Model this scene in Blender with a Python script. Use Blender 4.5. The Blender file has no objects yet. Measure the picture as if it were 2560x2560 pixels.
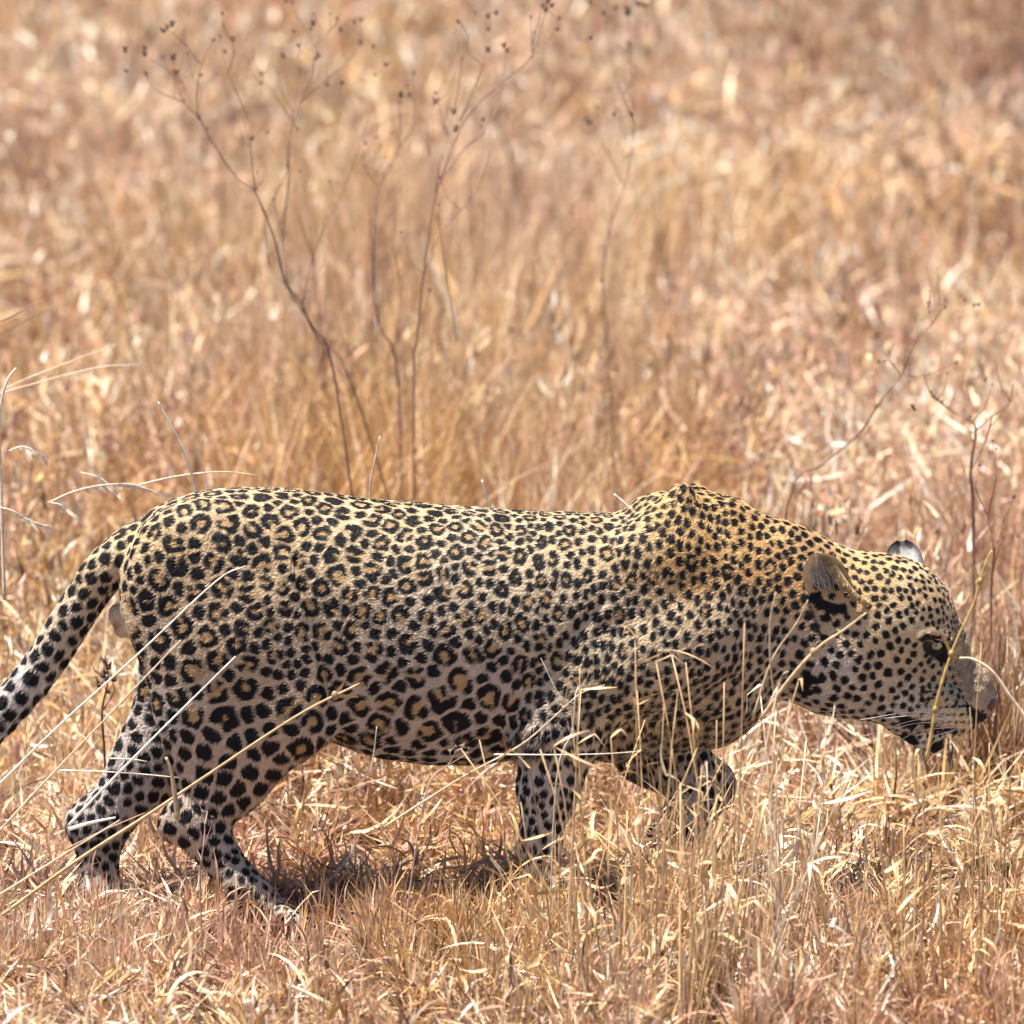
import bpy, math, random
import numpy as np
from mathutils import Vector, kdtree
from mathutils.bvhtree import BVHTree

random.seed(7)
rng = np.random.default_rng(11)
SC = bpy.context.scene

# ------------------------------------------------------------------ camera
DIST, DEP = 14.0, math.radians(9.0)
K = 1.5 / 2560.0                                   # metres per photo pixel at the leopard
CZ = (2310 - 1280) * K / math.cos(DEP)             # height seen in the centre of the frame
CAM = np.array([0.0, -DIST * math.cos(DEP), CZ + DIST * math.sin(DEP)])
cam_d = bpy.data.cameras.new('camera')
cam_d.sensor_width = 36.0
cam_d.lens = 36.0 * DIST / 1.5
cam_d.clip_end = 2000.0
cam_d.dof.use_dof = True
cam_d.dof.focus_distance = DIST - 0.06
cam_d.dof.aperture_fstop = cam_d.lens / 1000.0 / 0.056
cam = bpy.data.objects.new('camera', cam_d)
SC.collection.objects.link(cam)
cam.location = CAM
cam.rotation_euler = (math.pi / 2 - DEP, 0, 0)
SC.camera = cam

# ------------------------------------------------------------------ sky, sun, exposure
SUN_EL, SUN_AZ = math.radians(73), math.radians(-94)   # azimuth measured from +y towards +x
world = bpy.data.worlds.new("World")
SC.world = world
world.use_nodes = True
wn = world.node_tree
wn.nodes.clear()
wo = wn.nodes.new('ShaderNodeOutputWorld')
wb = wn.nodes.new('ShaderNodeBackground')
sky = wn.nodes.new('ShaderNodeTexSky')
sky.sky_type = 'NISHITA'
sky.sun_disc = False
sky.sun_elevation = SUN_EL
sky.sun_rotation = SUN_AZ
sky.altitude = 1400
wn.links.new(sky.outputs[0], wb.inputs[0])
wb.inputs[1].default_value = 0.06
wn.links.new(wb.outputs[0], wo.inputs[0])
sl = bpy.data.lights.new('sun', 'SUN')
sl.energy = 5.0
sl.angle = math.radians(0.5)
sl.color = (1.0, 0.94, 0.86)
sun = bpy.data.objects.new('sun', sl)
SC.collection.objects.link(sun)
sdir = Vector((math.sin(SUN_AZ) * math.cos(SUN_EL), math.cos(SUN_AZ) * math.cos(SUN_EL), math.sin(SUN_EL)))
sun.rotation_euler = sdir.to_track_quat('Z', 'Y').to_euler()
sun.location = (0, 0, 20)
SC.view_settings.view_transform = 'Standard'
SC.view_settings.look = 'None'
SC.view_settings.exposure = 1.38
SC.view_settings.gamma = 1.0
SC.view_settings.use_curve_mapping = False
SC.cycles.use_denoising = True
SC.cycles.max_bounces = 6
SC.cycles.diffuse_bounces = 3
SC.cycles.glossy_bounces = 2
SC.cycles.transmission_bounces = 3
SC.cycles.transparent_max_bounces = 4

# ------------------------------------------------------------------ helpers
F_AX = np.array([0.0, math.cos(DEP), -math.sin(DEP)])
U_AX = np.array([0.0, math.sin(DEP), math.cos(DEP)])
def P(px, py, y=0.0):
    """world point on the vertical plane Y=y that the photograph shows at (px, py)"""
    d = F_AX + np.array([1.0, 0, 0]) * (px - 1280) * 1.5 / 2560 / DIST + U_AX * (1280 - py) * 1.5 / 2560 / DIST
    return CAM + d * ((y - CAM[1]) / d[1])

def proj(p):
    """photo pixel of world points (n,3), used for measuring coat zones on the leopard"""
    q = p - CAM
    f = q @ F_AX
    return 1280 + q[:, 0] / f * DIST / K, 1280 - (q @ U_AX) / f * DIST / K

def link(o):
    SC.collection.objects.link(o)
    return o

def new_mesh(name, verts, faces, mat=None, parent=None, smooth=True, col=None):
    me = bpy.data.meshes.new(name)
    me.from_pydata([tuple(v) for v in verts], [], [tuple(f) for f in faces])
    if smooth:
        me.polygons.foreach_set('use_smooth', [True] * len(me.polygons))
    if col is not None:
        a = me.color_attributes.new('col', 'FLOAT_COLOR', 'POINT')
        c = np.ones((len(verts), 4), np.float32); c[:, :3] = col
        a.data.foreach_set('color', c.ravel())
    if mat: me.materials.append(mat)
    me.update()
    o = link(bpy.data.objects.new(name, me))
    if parent: o.parent = parent
    return o

def big_mesh(name, co, loops, starts, totals, mat, col=None, smooth=False, attrs=None):
    me = bpy.data.meshes.new(name)
    me.vertices.add(len(co)); me.vertices.foreach_set('co', np.ascontiguousarray(co, np.float32).ravel())
    me.loops.add(len(loops)); me.loops.foreach_set('vertex_index', np.ascontiguousarray(loops, np.int32))
    me.polygons.add(len(starts)); me.polygons.foreach_set('loop_start', np.ascontiguousarray(starts, np.int32))
    if smooth:
        me.polygons.foreach_set('use_smooth', np.ones(len(starts), bool))
    me.update(calc_edges=True)
    if col is not None:
        a = me.color_attributes.new('col', 'FLOAT_COLOR', 'POINT')
        c = np.ones((len(co), 4), np.float32); c[:, :3] = col
        a.data.foreach_set('color', c.ravel())
    for k, v in (attrs or {}).items():
        a = me.attributes.new(k, 'FLOAT', 'POINT'); a.data.foreach_set('value', np.ascontiguousarray(v, np.float32))
    me.materials.append(mat)
    return link(bpy.data.objects.new(name, me))

def tag(o, label=None, cat=None, group=None, kind=None):
    if label: o['label'] = label
    if cat: o['category'] = cat
    if group: o['group'] = group
    if kind: o['kind'] = kind
    return o

def hash3(i, j, k, s=0):
    h = (i.astype(np.int64) * 374761393 + j.astype(np.int64) * 668265263 + k.astype(np.int64) * 2147483647 + s * 974634777) & 0xffffffff
    h = ((h ^ (h >> 13)) * 1274126177) & 0xffffffff
    h = (h ^ (h >> 16)) & 0xffff
    return h.astype(np.float32) / 65535.0

def noise3(p, scale, seed=0):
    """smooth value noise in -1..1 at points (n,3); scale = feature size in metres"""
    q = p / scale
    b = np.floor(q).astype(np.int64); f = (q - b).astype(np.float32); f = f * f * (3 - 2 * f)
    r = 0
    for dx in (0, 1):
        for dy in (0, 1):
            for dz in (0, 1):
                w = (f[:, 0] if dx else 1 - f[:, 0]) * (f[:, 1] if dy else 1 - f[:, 1]) * (f[:, 2] if dz else 1 - f[:, 2])
                r = r + w * hash3(b[:, 0] + dx, b[:, 1] + dy, b[:, 2] + dz, seed)
    return r * 2 - 1

def sstep(a, b, x):
    t = np.clip((x - a) / (b - a), 0, 1)
    return t * t * (3 - 2 * t)

def tube(points, radii, sides=6):
    pts = [Vector(p) for p in points]
    vs, fs = [], []
    n = len(pts)
    for i, p in enumerate(pts):
        t = (pts[min(i + 1, n - 1)] - pts[max(i - 1, 0)]).normalized()
        a = t.cross(Vector((0, 1, 0.13)))
        if a.length < 1e-4: a = t.cross(Vector((1, 0, 0)))
        a.normalize(); b = t.cross(a)
        for s in range(sides):
            an = 2 * math.pi * s / sides
            vs.append(p + (a * math.cos(an) + b * math.sin(an)) * radii[i])
    for i in range(n - 1):
        for s in range(sides):
            s2 = (s + 1) % sides
            fs.append((i * sides + s, i * sides + s2, (i + 1) * sides + s2, (i + 1) * sides + s))
    fs.append(tuple(range(sides - 1, -1, -1)))
    fs.append(tuple((n - 1) * sides + s for s in range(sides)))
    return vs, fs

def catmull(pts, sub=5):
    pts = [np.array(p, float) for p in pts]
    if len(pts) < 3: 
        return [pts[0] + (pts[-1] - pts[0]) * t / sub for t in range(sub + 1)]
    out = []
    q = [2 * pts[0] - pts[1]] + pts + [2 * pts[-1] - pts[-2]]
    for i in range(1, len(q) - 2):
        for s in range(sub):
            t = s / sub
            out.append(0.5 * ((2 * q[i]) + (-q[i-1] + q[i+1]) * t + (2*q[i-1] - 5*q[i] + 4*q[i+1] - q[i+2]) * t*t + (-q[i-1] + 3*q[i] - 3*q[i+1] + q[i+2]) * t**3))
    out.append(pts[-1])
    return out

class Mesher:
    def __init__(s): s.v, s.f, s.c = [], [], []
    def add(s, vf, col=(.5, .3, .15)):
        o = len(s.v); s.v += list(vf[0]); s.f += [tuple(i + o for i in f) for f in vf[1]]
        s.c += [col] * len(vf[0])
    def build(s, name, mat, parent=None):
        return new_mesh(name, s.v, s.f, mat, parent, True, np.array(s.c, np.float32))

# ------------------------------------------------------------------ materials
def mat_new(name):
    m = bpy.data.materials.new(name); m.use_nodes = True
    nt = m.node_tree; nt.nodes.clear()
    return m, nt, nt.nodes.new('ShaderNodeOutputMaterial')

def plant_material(name, transl=0.3, rough=0.45, spec=0.5):
    m, nt, out = mat_new(name)
    N, L = nt.nodes, nt.links
    at = N.new('ShaderNodeAttribute'); at.attribute_name = 'col'
    tc = N.new('ShaderNodeTexCoord')
    nz = N.new('ShaderNodeTexNoise'); nz.inputs['Scale'].default_value = 90; nz.inputs['Detail'].default_value = 3
    L.new(tc.outputs['Object'], nz.inputs['Vector'])
    rp = N.new('ShaderNodeMapRange'); rp.inputs[1].default_value = 0.3; rp.inputs[2].default_value = 0.7
    rp.inputs[3].default_value = 0.72; rp.inputs[4].default_value = 1.2
    L.new(nz.outputs['Fac'], rp.inputs[0])
    mx = N.new('ShaderNodeVectorMath'); mx.operation = 'SCALE'
    L.new(at.outputs['Color'], mx.inputs[0]); L.new(rp.outputs[0], mx.inputs['Scale'])
    pb = N.new('ShaderNodeBsdfPrincipled')
    pb.inputs['Roughness'].default_value = rough
    pb.inputs['Specular IOR Level'].default_value = spec
    L.new(mx.outputs[0], pb.inputs['Base Color'])
    tr = N.new('ShaderNodeBsdfTranslucent'); L.new(mx.outputs[0], tr.inputs['Color'])
    ms = N.new('ShaderNodeMixShader'); ms.inputs[0].default_value = transl
    L.new(pb.outputs[0], ms.inputs[1]); L.new(tr.outputs[0], ms.inputs[2])
    L.new(ms.outputs[0], out.inputs[0])
    return m

M_GRASS = plant_material('dry_grass', 0.17, 0.5, 0.5)
M_TWIG = plant_material('dry_twig', 0.0, 0.7, 0.3)

def ground_material():
    m, nt, out = mat_new('dry_soil')
    N, L = nt.nodes, nt.links
    tc = N.new('ShaderNodeTexCoord')
    n1 = N.new('ShaderNodeTexNoise'); n1.inputs['Scale'].default_value = 5.0; n1.inputs['Detail'].default_value = 8
    n2 = N.new('ShaderNodeTexNoise'); n2.inputs['Scale'].default_value = 140.0; n2.inputs['Detail'].default_value = 4
    L.new(tc.outputs['Object'], n1.inputs['Vector']); L.new(tc.outputs['Object'], n2.inputs['Vector'])
    c1 = N.new('ShaderNodeValToRGB')
    c1.color_ramp.elements[0].color = (.12, .07, .045, 1); c1.color_ramp.elements[1].color = (.26, .16, .10, 1)
    c1.color_ramp.elements[0].position = .3; c1.color_ramp.elements[1].position = .7
    c2 = N.new('ShaderNodeValToRGB')
    c2.color_ramp.elements[0].color = (.12, .07, .045, 1); c2.color_ramp.elements[1].color = (.38, .25, .16, 1)
    c2.color_ramp.elements[0].position = .35; c2.color_ramp.elements[1].position = .65
    L.new(n1.outputs['Fac'], c1.inputs[0]); L.new(n2.outputs['Fac'], c2.inputs[0])
    mx = N.new('ShaderNodeMixRGB'); mx.inputs[0].default_value = .55
    L.new(c1.outputs[0], mx.inputs[1]); L.new(c2.outputs[0], mx.inputs[2])
    pb = N.new('ShaderNodeBsdfPrincipled'); pb.inputs['Roughness'].default_value = .95
    pb.inputs['Specular IOR Level'].default_value = .1
    bp = N.new('ShaderNodeBump'); bp.inputs['Strength'].default_value = .6; bp.inputs['Distance'].default_value = .01
    L.new(n2.outputs['Fac'], bp.inputs['Height']); L.new(bp.outputs[0], pb.inputs['Normal'])
    L.new(mx.outputs[0], pb.inputs['Base Color']); L.new(pb.outputs[0], out.inputs[0])
    return m
M_SOIL = ground_material()

# ------------------------------------------------------------------ ground
def ground_z(x, y):
    p = np.stack([np.asarray(x, float), np.asarray(y, float), np.zeros_like(np.asarray(x, float))], -1).reshape(-1, 3)
    far = sstep(0.6, 2.5, np.abs(p[:, 1]))
    return (noise3(p, 1.7, 3) * .035 * far + noise3(p, .45, 4) * .012).reshape(np.shape(x))

def build_ground():
    xs = np.concatenate([-np.geomspace(300, 4, 14), np.linspace(-3.6, 3.6, 73), np.geomspace(4, 300, 14)])
    ys = np.concatenate([-np.geomspace(200, 3, 12), np.linspace(-2.6, 16, 156), np.geomspace(17, 600, 14)])
    X, Y = np.meshgrid(xs, ys, indexing='ij')
    Z = ground_z(X, Y)
    nx, ny = X.shape
    co = np.stack([X, Y, Z], -1).reshape(-1, 3)
    i, j = np.meshgrid(np.arange(nx - 1), np.arange(ny - 1), indexing='ij')
    a = (i * ny + j).ravel()
    q = np.stack([a, a + ny, a + ny + 1, a + 1], -1)
    o = big_mesh('ground', co, q.ravel(), np.arange(len(q)) * 4, None, M_SOIL, smooth=True)
    tag(o, 'dry brown savanna soil under the grass', None, None, 'structure')
build_ground()

# ================================================================== LEOPARD
# -- signed distance field on a grid, extracted with surface nets
RES = 0.0032
g0 = np.array([-1.08, -0.235, -0.03]); g1 = np.array([0.76, 0.235, 0.70])
GN_ = np.ceil((g1 - g0) / RES).astype(int)
F = np.full(GN_, 0.08, np.float32)
AX = [g0[a] + np.arange(GN_[a]) * RES for a in range(3)]

def region(lo, hi, m=0.035):
    s = []
    for a in range(3):
        i0 = max(0, int((lo[a] - m - g0[a]) / RES)); i1 = min(GN_[a], int((hi[a] + m - g0[a]) / RES) + 2)
        s.append(slice(i0, i1))
    X = AX[0][s[0]][:, None, None]; Y = AX[1][s[1]][None, :, None]; Z = AX[2][s[2]][None, None, :]
    return tuple(s), X, Y, Z

def smin(a, b, k):
    h = np.clip(0.5 + 0.5 * (b - a) / k, 0, 1)
    return b + (a - b) * h - k * h * (1 - h)

def w2(px, py, y):
    q = P(px, py, 0.0)
    return np.array([q[0], y, q[2]])

def capsule(p1, p2, r1, r2, y1, y2=None, sy=1.0, k=0.03, sub=False, depth_fix=True):
    """round cone; px coordinates, radii in photo pixels; sy squeezes it sideways"""
    if y2 is None: y2 = y1
    a = P(*p1, y1) if depth_fix else w2(*p1, y1)
    b = P(*p2, y2) if depth_fix else w2(*p2, y2)
    r1 *= K; r2 *= K
    lo = np.minimum(a - r1, b - r2); hi = np.maximum(a + r1, b + r2)
    s, X, Y, Z = region(lo, hi)
    yc = 0.5 * (y1 + y2)
    Ys = (Y - yc) / sy
    A = np.array([a[0], (a[1] - yc) / sy, a[2]]); B = np.array([b[0], (b[1] - yc) / sy, b[2]])
    ab = B - A; L2 = max(float(ab @ ab), 1e-12)
    t = np.clip(((X - A[0]) * ab[0] + (Ys - A[1]) * ab[1] + (Z - A[2]) * ab[2]) / L2, 0, 1)
    d = np.sqrt((X - A[0] - ab[0] * t) ** 2 + (Ys - A[1] - ab[1] * t) ** 2 + (Z - A[2] - ab[2] * t) ** 2) - (r1 + (r2 - r1) * t)
    d = (d * min(1.0, (1 + sy) / 2)).astype(np.float32)
    if sub:
        F[s] = -smin(-F[s], d, k)
    else:
        F[s] = smin(F[s], d, k)

def torso():
    st = np.array([
        (300, 1410, 1500, .030), (320, 1345, 1570, .060), (350, 1296, 1660, .078), (400, 1262, 1710, .092), (480, 1235, 1755, .103), (570, 1223, 1785, .110),
        (690, 1222, 1805, .115), (800, 1234, 1838, .119), (930, 1253, 1886, .130), (1060, 1263, 1905, .139),
        (1190, 1273, 1906, .143), (1320, 1281, 1885, .140), (1460, 1285, 1850, .130), (1560, 1288, 1835, .124),
        (1700, 1285, 1830, .114), (1830, 1320, 1800, .100), (1900, 1370, 1720, .085), (1950, 1440, 1640, .06)], float)
    xs = (st[:, 0] - 1280) * K
    zt = np.array([P(a, b)[2] for a, b in st[:, :2]]); zb = np.array([P(a, b)[2] for a, b in st[:, [0, 2]]])
    X1 = AX[0]
    def itp(v):
        y = np.interp(X1, xs, v)
        kk = np.ones(15) / 15
        return np.convolve(np.pad(y, 7, 'edge'), kk, 'valid')
    c, h, w = itp((zt + zb) / 2), itp((zt - zb) / 2), itp(st[:, 3])
    m = (X1 >= xs[0]) & (X1 <= xs[-1])
    i0, i1 = np.where(m)[0][[0, -1]]
    s = (slice(i0, i1 + 1), slice(0, GN_[1]), slice(0, GN_[2]))
    c, h, w = (v[i0:i1 + 1][:, None, None] for v in (c, h, w))
    Y = AX[1][None, :, None]; Z = AX[2][None, None, :]
    pw = 2.25
    q = ((np.abs(Y) / w) ** pw + (np.abs(Z - c) / h) ** pw) ** (1 / pw)
    d = ((q - 1) * np.minimum(w, h)).astype(np.float32)
    F[s] = smin(F[s], d, 0.02)

torso()
# neck and head
capsule((1800, 1512), (2090, 1575), 205, 196, 0, 0, .66, .05)
capsule((1740, 1500), (1900, 1480), 190, 170, 0, 0, .60, .06)
capsule((2218, 1562), (2218, 1562), 174, 174, 0, 0, .84, .03)          # cranium
capsule((2120, 1650), (2262, 1738), 140, 84, -.022, -.02, .80, .03)       # near cheek
capsule((2120, 1645), (2262, 1730), 136, 82, .022, .02, .80, .03)         # far cheek
capsule((2296, 1622), (2404, 1742), 96, 74, 0, 0, .76, .03)           # muzzle bridge
capsule((2330, 1760), (2386, 1784), 66, 57, -.022, -.018, .80, .014)       # near lip pad
capsule((2330, 1754), (2386, 1778), 62, 56, .022, .018, .80, .014)
capsule((2432, 1715), (2448, 1748), 46, 38, 0, 0, .80, .018)
capsule((2378, 1592), (2388, 1612), 30, 30, 0, 0, 1.3, .02)            # brow stop            # nose
capsule((2250, 1790), (2325, 1843), 40, 37, 0, 0, 1.15, .012)              # chin / lower jaw
capsule((2262, 1572), (2335, 1590), 44, 26, -.048, -.040, .8, .02)        # brow ridges
capsule((2262, 1568), (2335, 1586), 44, 26, .048, .040, .8, .02)
# scapulae and shoulders
for sgn, dx, dy in ((-1, 0, 0), (1, 30, 8)):
    capsule((1704 + dx, 1240 + dy), (1655 + dx, 1400), 31, 60, sgn * .048, sgn * .080, .75, .05)
    capsule((1655 + dx, 1400), (1700 + dx, 1600), 72, 105, sgn * .076, sgn * .082, .55, .05)
capsule((1640, 1285), (1790, 1300), 40, 55, 0, 0, 1.0, .05)
# near foreleg
capsule((1720, 1610), (1388, 1775), 118, 78, -.098, -.112, .62, .022)
capsule((1500, 1700), (1400, 1830), 110, 80, -.105, -.108, .55, .025)
capsule((1352, 1800), (1330, 1840), 44, 42, -.110, -.108, .8, .02)
capsule((1402, 1840), (1372, 1965), 97, 68, -.108, -.102, .62, .025)
capsule((1372, 1965), (1352, 2085), 68, 46, -.102, -.100, .7, .025)
capsule((1352, 2085), (1366, 2215), 46, 44, -.100, -.100, .85, .02)
capsule((1370, 2235), (1452, 2262), 52, 46, -.100, -.102, 1.0, .015)
for i in range(4):
    capsule((1450, 2262), (1496, 2282), 22, 19, -.102 + (i - 1.5) * .023, -.102 + (i - 1.5) * .026, 1, .008)
# chest
capsule((1640, 1700), (1790, 1715), 128, 105, 0, 0, .85, .05)
capsule((1540, 1785), (1770, 1745), 118, 112, 0, .02, .62, .04)
# far foreleg (lifted, wrist bent)
capsule((1790, 1640), (1640, 1860), 120, 90, .085, .095, .6, .03)
capsule((1630, 1865), (1768, 1965), 92, 64, .095, .095, .75, .03)
capsule((1768, 1965), (1700, 2062), 62, 50, .095, .095, .9, .02)
capsule((1700, 2062), (1662, 2098), 56, 50, .095, .095, 1.05, .015)
for i in range(4):
    capsule((1662, 2092), (1640, 2122), 21, 17, .095 + (i - 1.5) * .022, .095 + (i - 1.5) * .022, 1, .008)
# near hind leg
capsule((500, 1440), (600, 1640), 160, 165, -.070, -.088, .42, .05)
capsule((600, 1640), (712, 1772), 160, 112, -.088, -.100, .44, .04)
capsule((450, 1560), (526, 1800), 96, 104, -.062, -.085, .5, .05)
capsule((520, 1800), (560, 1930), 104, 96, -.085, -.088, .52, .04)
capsule((705, 1790), (500, 2035), 108, 66, -.098, -.086, .56, .03)
capsule((450, 2045), (432, 2062), 44, 38, -.085, -.085, .75, .02)
capsule((492, 2060), (600, 2206), 60, 44, -.086, -.098, .78, .022)
capsule((600, 2212), (704, 2294), 45, 42, -.098, -.102, 1.05, .02)
for i in range(4):
    capsule((708, 2288), (752, 2318 - abs(i - 1.5) * 4), 24, 20, -.100 + (i - 1.5) * .022, -.100 + (i - 1.5) * .027, 1, .007)
# far hind leg
capsule((470, 1560), (470, 1780), 125, 120, .072, .085, .45, .04)
capsule((470, 1780), (390, 1900), 118, 98, .085, .085, .5, .03)
capsule((400, 1880), (262, 2052), 92, 64, .085, .085, .6, .025)
capsule((222, 2052), (205, 2060), 42, 36, .085, .085, .75, .02)
capsule((242, 2060), (250, 2226), 62, 44, .085, .080, .78, .022)
capsule((250, 2232), (292, 2262), 48, 44, .080, .080, 1.05, .02)
for i in range(4):
    capsule((300, 2258), (340, 2280 - abs(i - 1.5) * 6), 24, 20, .080 + (i - 1.5) * .022, .080 + (i - 1.5) * .027, 1, .007)
# tail
tl = catmull([(350, 1370), (285, 1410), (240, 1455), (178, 1548), (106, 1662), (0, 1790), (-120, 1900), (-260, 1962), (-400, 1945), (-530, 1850), (-600, 1760)], 3)
for i in range(len(tl) - 1):
    r = np.interp(i, [0, 3, 6, 26, 29, 30], [64, 50, 45, 38, 32, 18]); r2 = np.interp(i + 1, [0, 3, 6, 26, 29, 30], [64, 50, 45, 38, 32, 18])
    capsule(tuple(tl[i]), tuple(tl[i + 1]), r, r2, 0, 0, 1, .012)
# scrotum
capsule((300, 1535), (314, 1562), 27, 29, 0, 0, 1.1, .006)
# eye sockets, mouth line
capsule((2340, 1614), (2346, 1618), 15, 15, -.061, -.058, 1.0, .012, sub=True)
capsule((2340, 1610), (2346, 1614), 15, 15, .061, .058, 1.0, .012, sub=True)
capsule((2262, 1786), (2440, 1850), 7, 9, 0, 0, 8.0, .006, sub=True)

def surface_nets(F):
    S = F < 0
    nx, ny, nz = F.shape
    cs = np.zeros((nx - 1, ny - 1, nz - 1), np.uint8)
    for a in (0, 1):
        for b in (0, 1):
            for c in (0, 1):
                cs += S[a:nx - 1 + a, b:ny - 1 + b, c:nz - 1 + c]
    mask = (cs > 0) & (cs < 8)
    idx = np.argwhere(mask)
    vid = np.full(mask.shape, -1, np.int32); vid[mask] = np.arange(len(idx))
    acc = np.zeros((len(idx), 3)); cnt = np.zeros(len(idx))
    corners = [(a, b, c) for a in (0, 1) for b in (0, 1) for c in (0, 1)]
    val = {q: F[idx[:, 0] + q[0], idx[:, 1] + q[1], idx[:, 2] + q[2]] for q in corners}
    for q in corners:
        for ax in range(3):
            if q[ax] == 0:
                q2 = list(q); q2[ax] = 1; q2 = tuple(q2)
                v0, v1 = val[q], val[q2]
                m = (v0 < 0) != (v1 < 0)
                t = np.where(m, v0 / np.where(m, v0 - v1, 1), 0)
                p = np.tile(np.array(q, float), (len(idx), 1)); p[:, ax] += t
                acc[m] += p[m]; cnt[m] += 1
    co = g0 + (idx + acc / cnt[:, None]) * RES
    quads = []
    for ax in range(3):
        s0 = [slice(1, -1)] * 3; s1 = [slice(1, -1)] * 3
        s0[ax] = slice(0, -1); s1[ax] = slice(1, None)
        A, B = S[tuple(s0)], S[tuple(s1)]
        for fl in (False, True):
            e = np.argwhere((A & ~B) if not fl else (~A & B))
            off = np.ones(3, int); off[ax] = 0
            e = e + off
            b_, c_ = [a for a in range(3) if a != ax]
            def cell(db, dc):
                q = e.copy(); q[:, b_] -= db; q[:, c_] -= dc
                return vid[q[:, 0], q[:, 1], q[:, 2]]
            Q = np.stack([cell(1, 1), cell(0, 1), cell(0, 0), cell(1, 0)], -1)
            if fl != (ax == 1): Q = Q[:, ::-1]
            quads.append(Q)
    return co, np.concatenate(quads)

V, Q = surface_nets(F)
del F
# relax twice
E = np.concatenate([Q[:, [0, 1]], Q[:, [1, 2]], Q[:, [2, 3]], Q[:, [3, 0]]])
deg = np.bincount(E[:, 0], minlength=len(V)) + np.bincount(E[:, 1], minlength=len(V))
for it in range(3):
    s = np.zeros_like(V)
    for a in range(3):
        s[:, a] = np.bincount(E[:, 0], V[E[:, 1], a], len(V)) + np.bincount(E[:, 1], V[E[:, 0], a], len(V))
    V = V * .4 + s / deg[:, None] * .6
fn = np.cross(V[Q[:, 2]] - V[Q[:, 0]], V[Q[:, 3]] - V[Q[:, 1]])
NV = np.zeros_like(V)
for c in range(4):
    for a in range(3):
        NV[:, a] += np.bincount(Q[:, c], fn[:, a], len(V))
NV /= np.linalg.norm(NV, axis=1)[:, None] + 1e-12
PX, PY = proj(V)
def seg_d(px, py, pts):
    d = np.full(len(px), 1e9)
    for (x0, y0), (x1, y1) in zip(pts[:-1], pts[1:]):
        L2 = (x1 - x0) ** 2 + (y1 - y0) ** 2 + 1e-9
        t = np.clip(((px - x0) * (x1 - x0) + (py - y0) * (y1 - y0)) / L2, 0, 1)
        d = np.minimum(d, np.hypot(px - x0 - t * (x1 - x0), py - y0 - t * (y1 - y0)))
    return d
MUZ = np.exp(-((PX - 2420) / 62) ** 2 - ((PY - 1690) / 75) ** 2)
# skin folds: flank fold, shoulder edge, cheek and neck creases, loose skin
sideways = sstep(.2, .6, np.abs(NV[:, 1]))
disp = np.zeros(len(V))
fold = [(735, 1400), (752, 1470), (790, 1600), (815, 1700), (826, 1760)]
disp -= .0060 * np.exp(-(seg_d(PX, PY, fold) / 9) ** 2)
disp += .0050 * np.exp(-(seg_d(PX, PY, [(x - 22, y) for x, y in fold]) / 16) ** 2)
disp -= .0045 * np.exp(-(seg_d(PX, PY, [(1510, 1500), (1440, 1580), (1350, 1680), (1312, 1760)]) / 14) ** 2)
disp -= .004 * np.exp(-(seg_d(PX, PY, [(1880, 1660), (1830, 1700), (1760, 1730)]) / 16) ** 2)
disp -= .004 * np.exp(-(seg_d(PX, PY, [(2085, 1560), (2060, 1640), (2080, 1720)]) / 14) ** 2)
st_ = V * np.array([1.0, 1.0, .45])
zonew = np.exp(-((PX - 1250) / 420) ** 2 - ((PY - 1500) / 130) ** 2) + .8 * np.exp(-((PX - 1640) / 260) ** 2 - ((PY - 1560) / 170) ** 2) + .5 * np.exp(-((PX - 700) / 200) ** 2 - ((PY - 1550) / 150) ** 2)
slant = V.copy(); slant[:, 0] = V[:, 0] + .55 * V[:, 2]; slant[:, 2] *= .4
disp += sideways * zonew * (.0022 * noise3(slant, .030, 81) + .0007 * noise3(slant, .014, 82))
disp += .0012 * noise3(V, .05, 83)
disp += np.clip(MUZ * 1.4, 0, 1) * (.0034 * noise3(V, .013, 84) + .0020 * noise3(V, .007, 85))
disp -= .0050 * np.exp(-(seg_d(PX, PY, [(2360, 1690), (2395, 1712), (2418, 1742), (2436, 1778)]) / 8) ** 2)
disp -= .0050 * np.exp(-(seg_d(PX, PY, [(2345, 1648), (2365, 1668), (2385, 1668)]) / 10) ** 2)
disp += .0035 * np.exp(-(seg_d(PX, PY, [(2300, 1590), (2330, 1580), (2362, 1588), (2380, 1604)]) / 9) ** 2)
disp -= .0040 * np.exp(-(seg_d(PX, PY, [(2290, 1800), (2240, 1775), (2215, 1745)]) / 9) ** 2)
V = V + NV * (disp * np.where(PX > 2495, .3, 1))[:, None]
fn = np.cross(V[Q[:, 2]] - V[Q[:, 0]], V[Q[:, 3]] - V[Q[:, 1]])
NV = np.zeros_like(V)
for c in range(4):
    for a in range(3):
        NV[:, a] += np.bincount(Q[:, c], fn[:, a], len(V))
NV /= np.linalg.norm(NV, axis=1)[:, None] + 1e-12

def idw(table, px, py, pw=3.0):
    t = np.array(table, float)
    num = np.zeros((len(px), t.shape[1] - 2)); den = np.zeros(len(px))
    for r in t:
        w = 1.0 / (((px - r[0]) ** 2 + (py - r[1]) ** 2) + 900) ** (pw / 2)
        num += w[:, None] * r[2:]; den += w
    return num / den[:, None]

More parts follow.
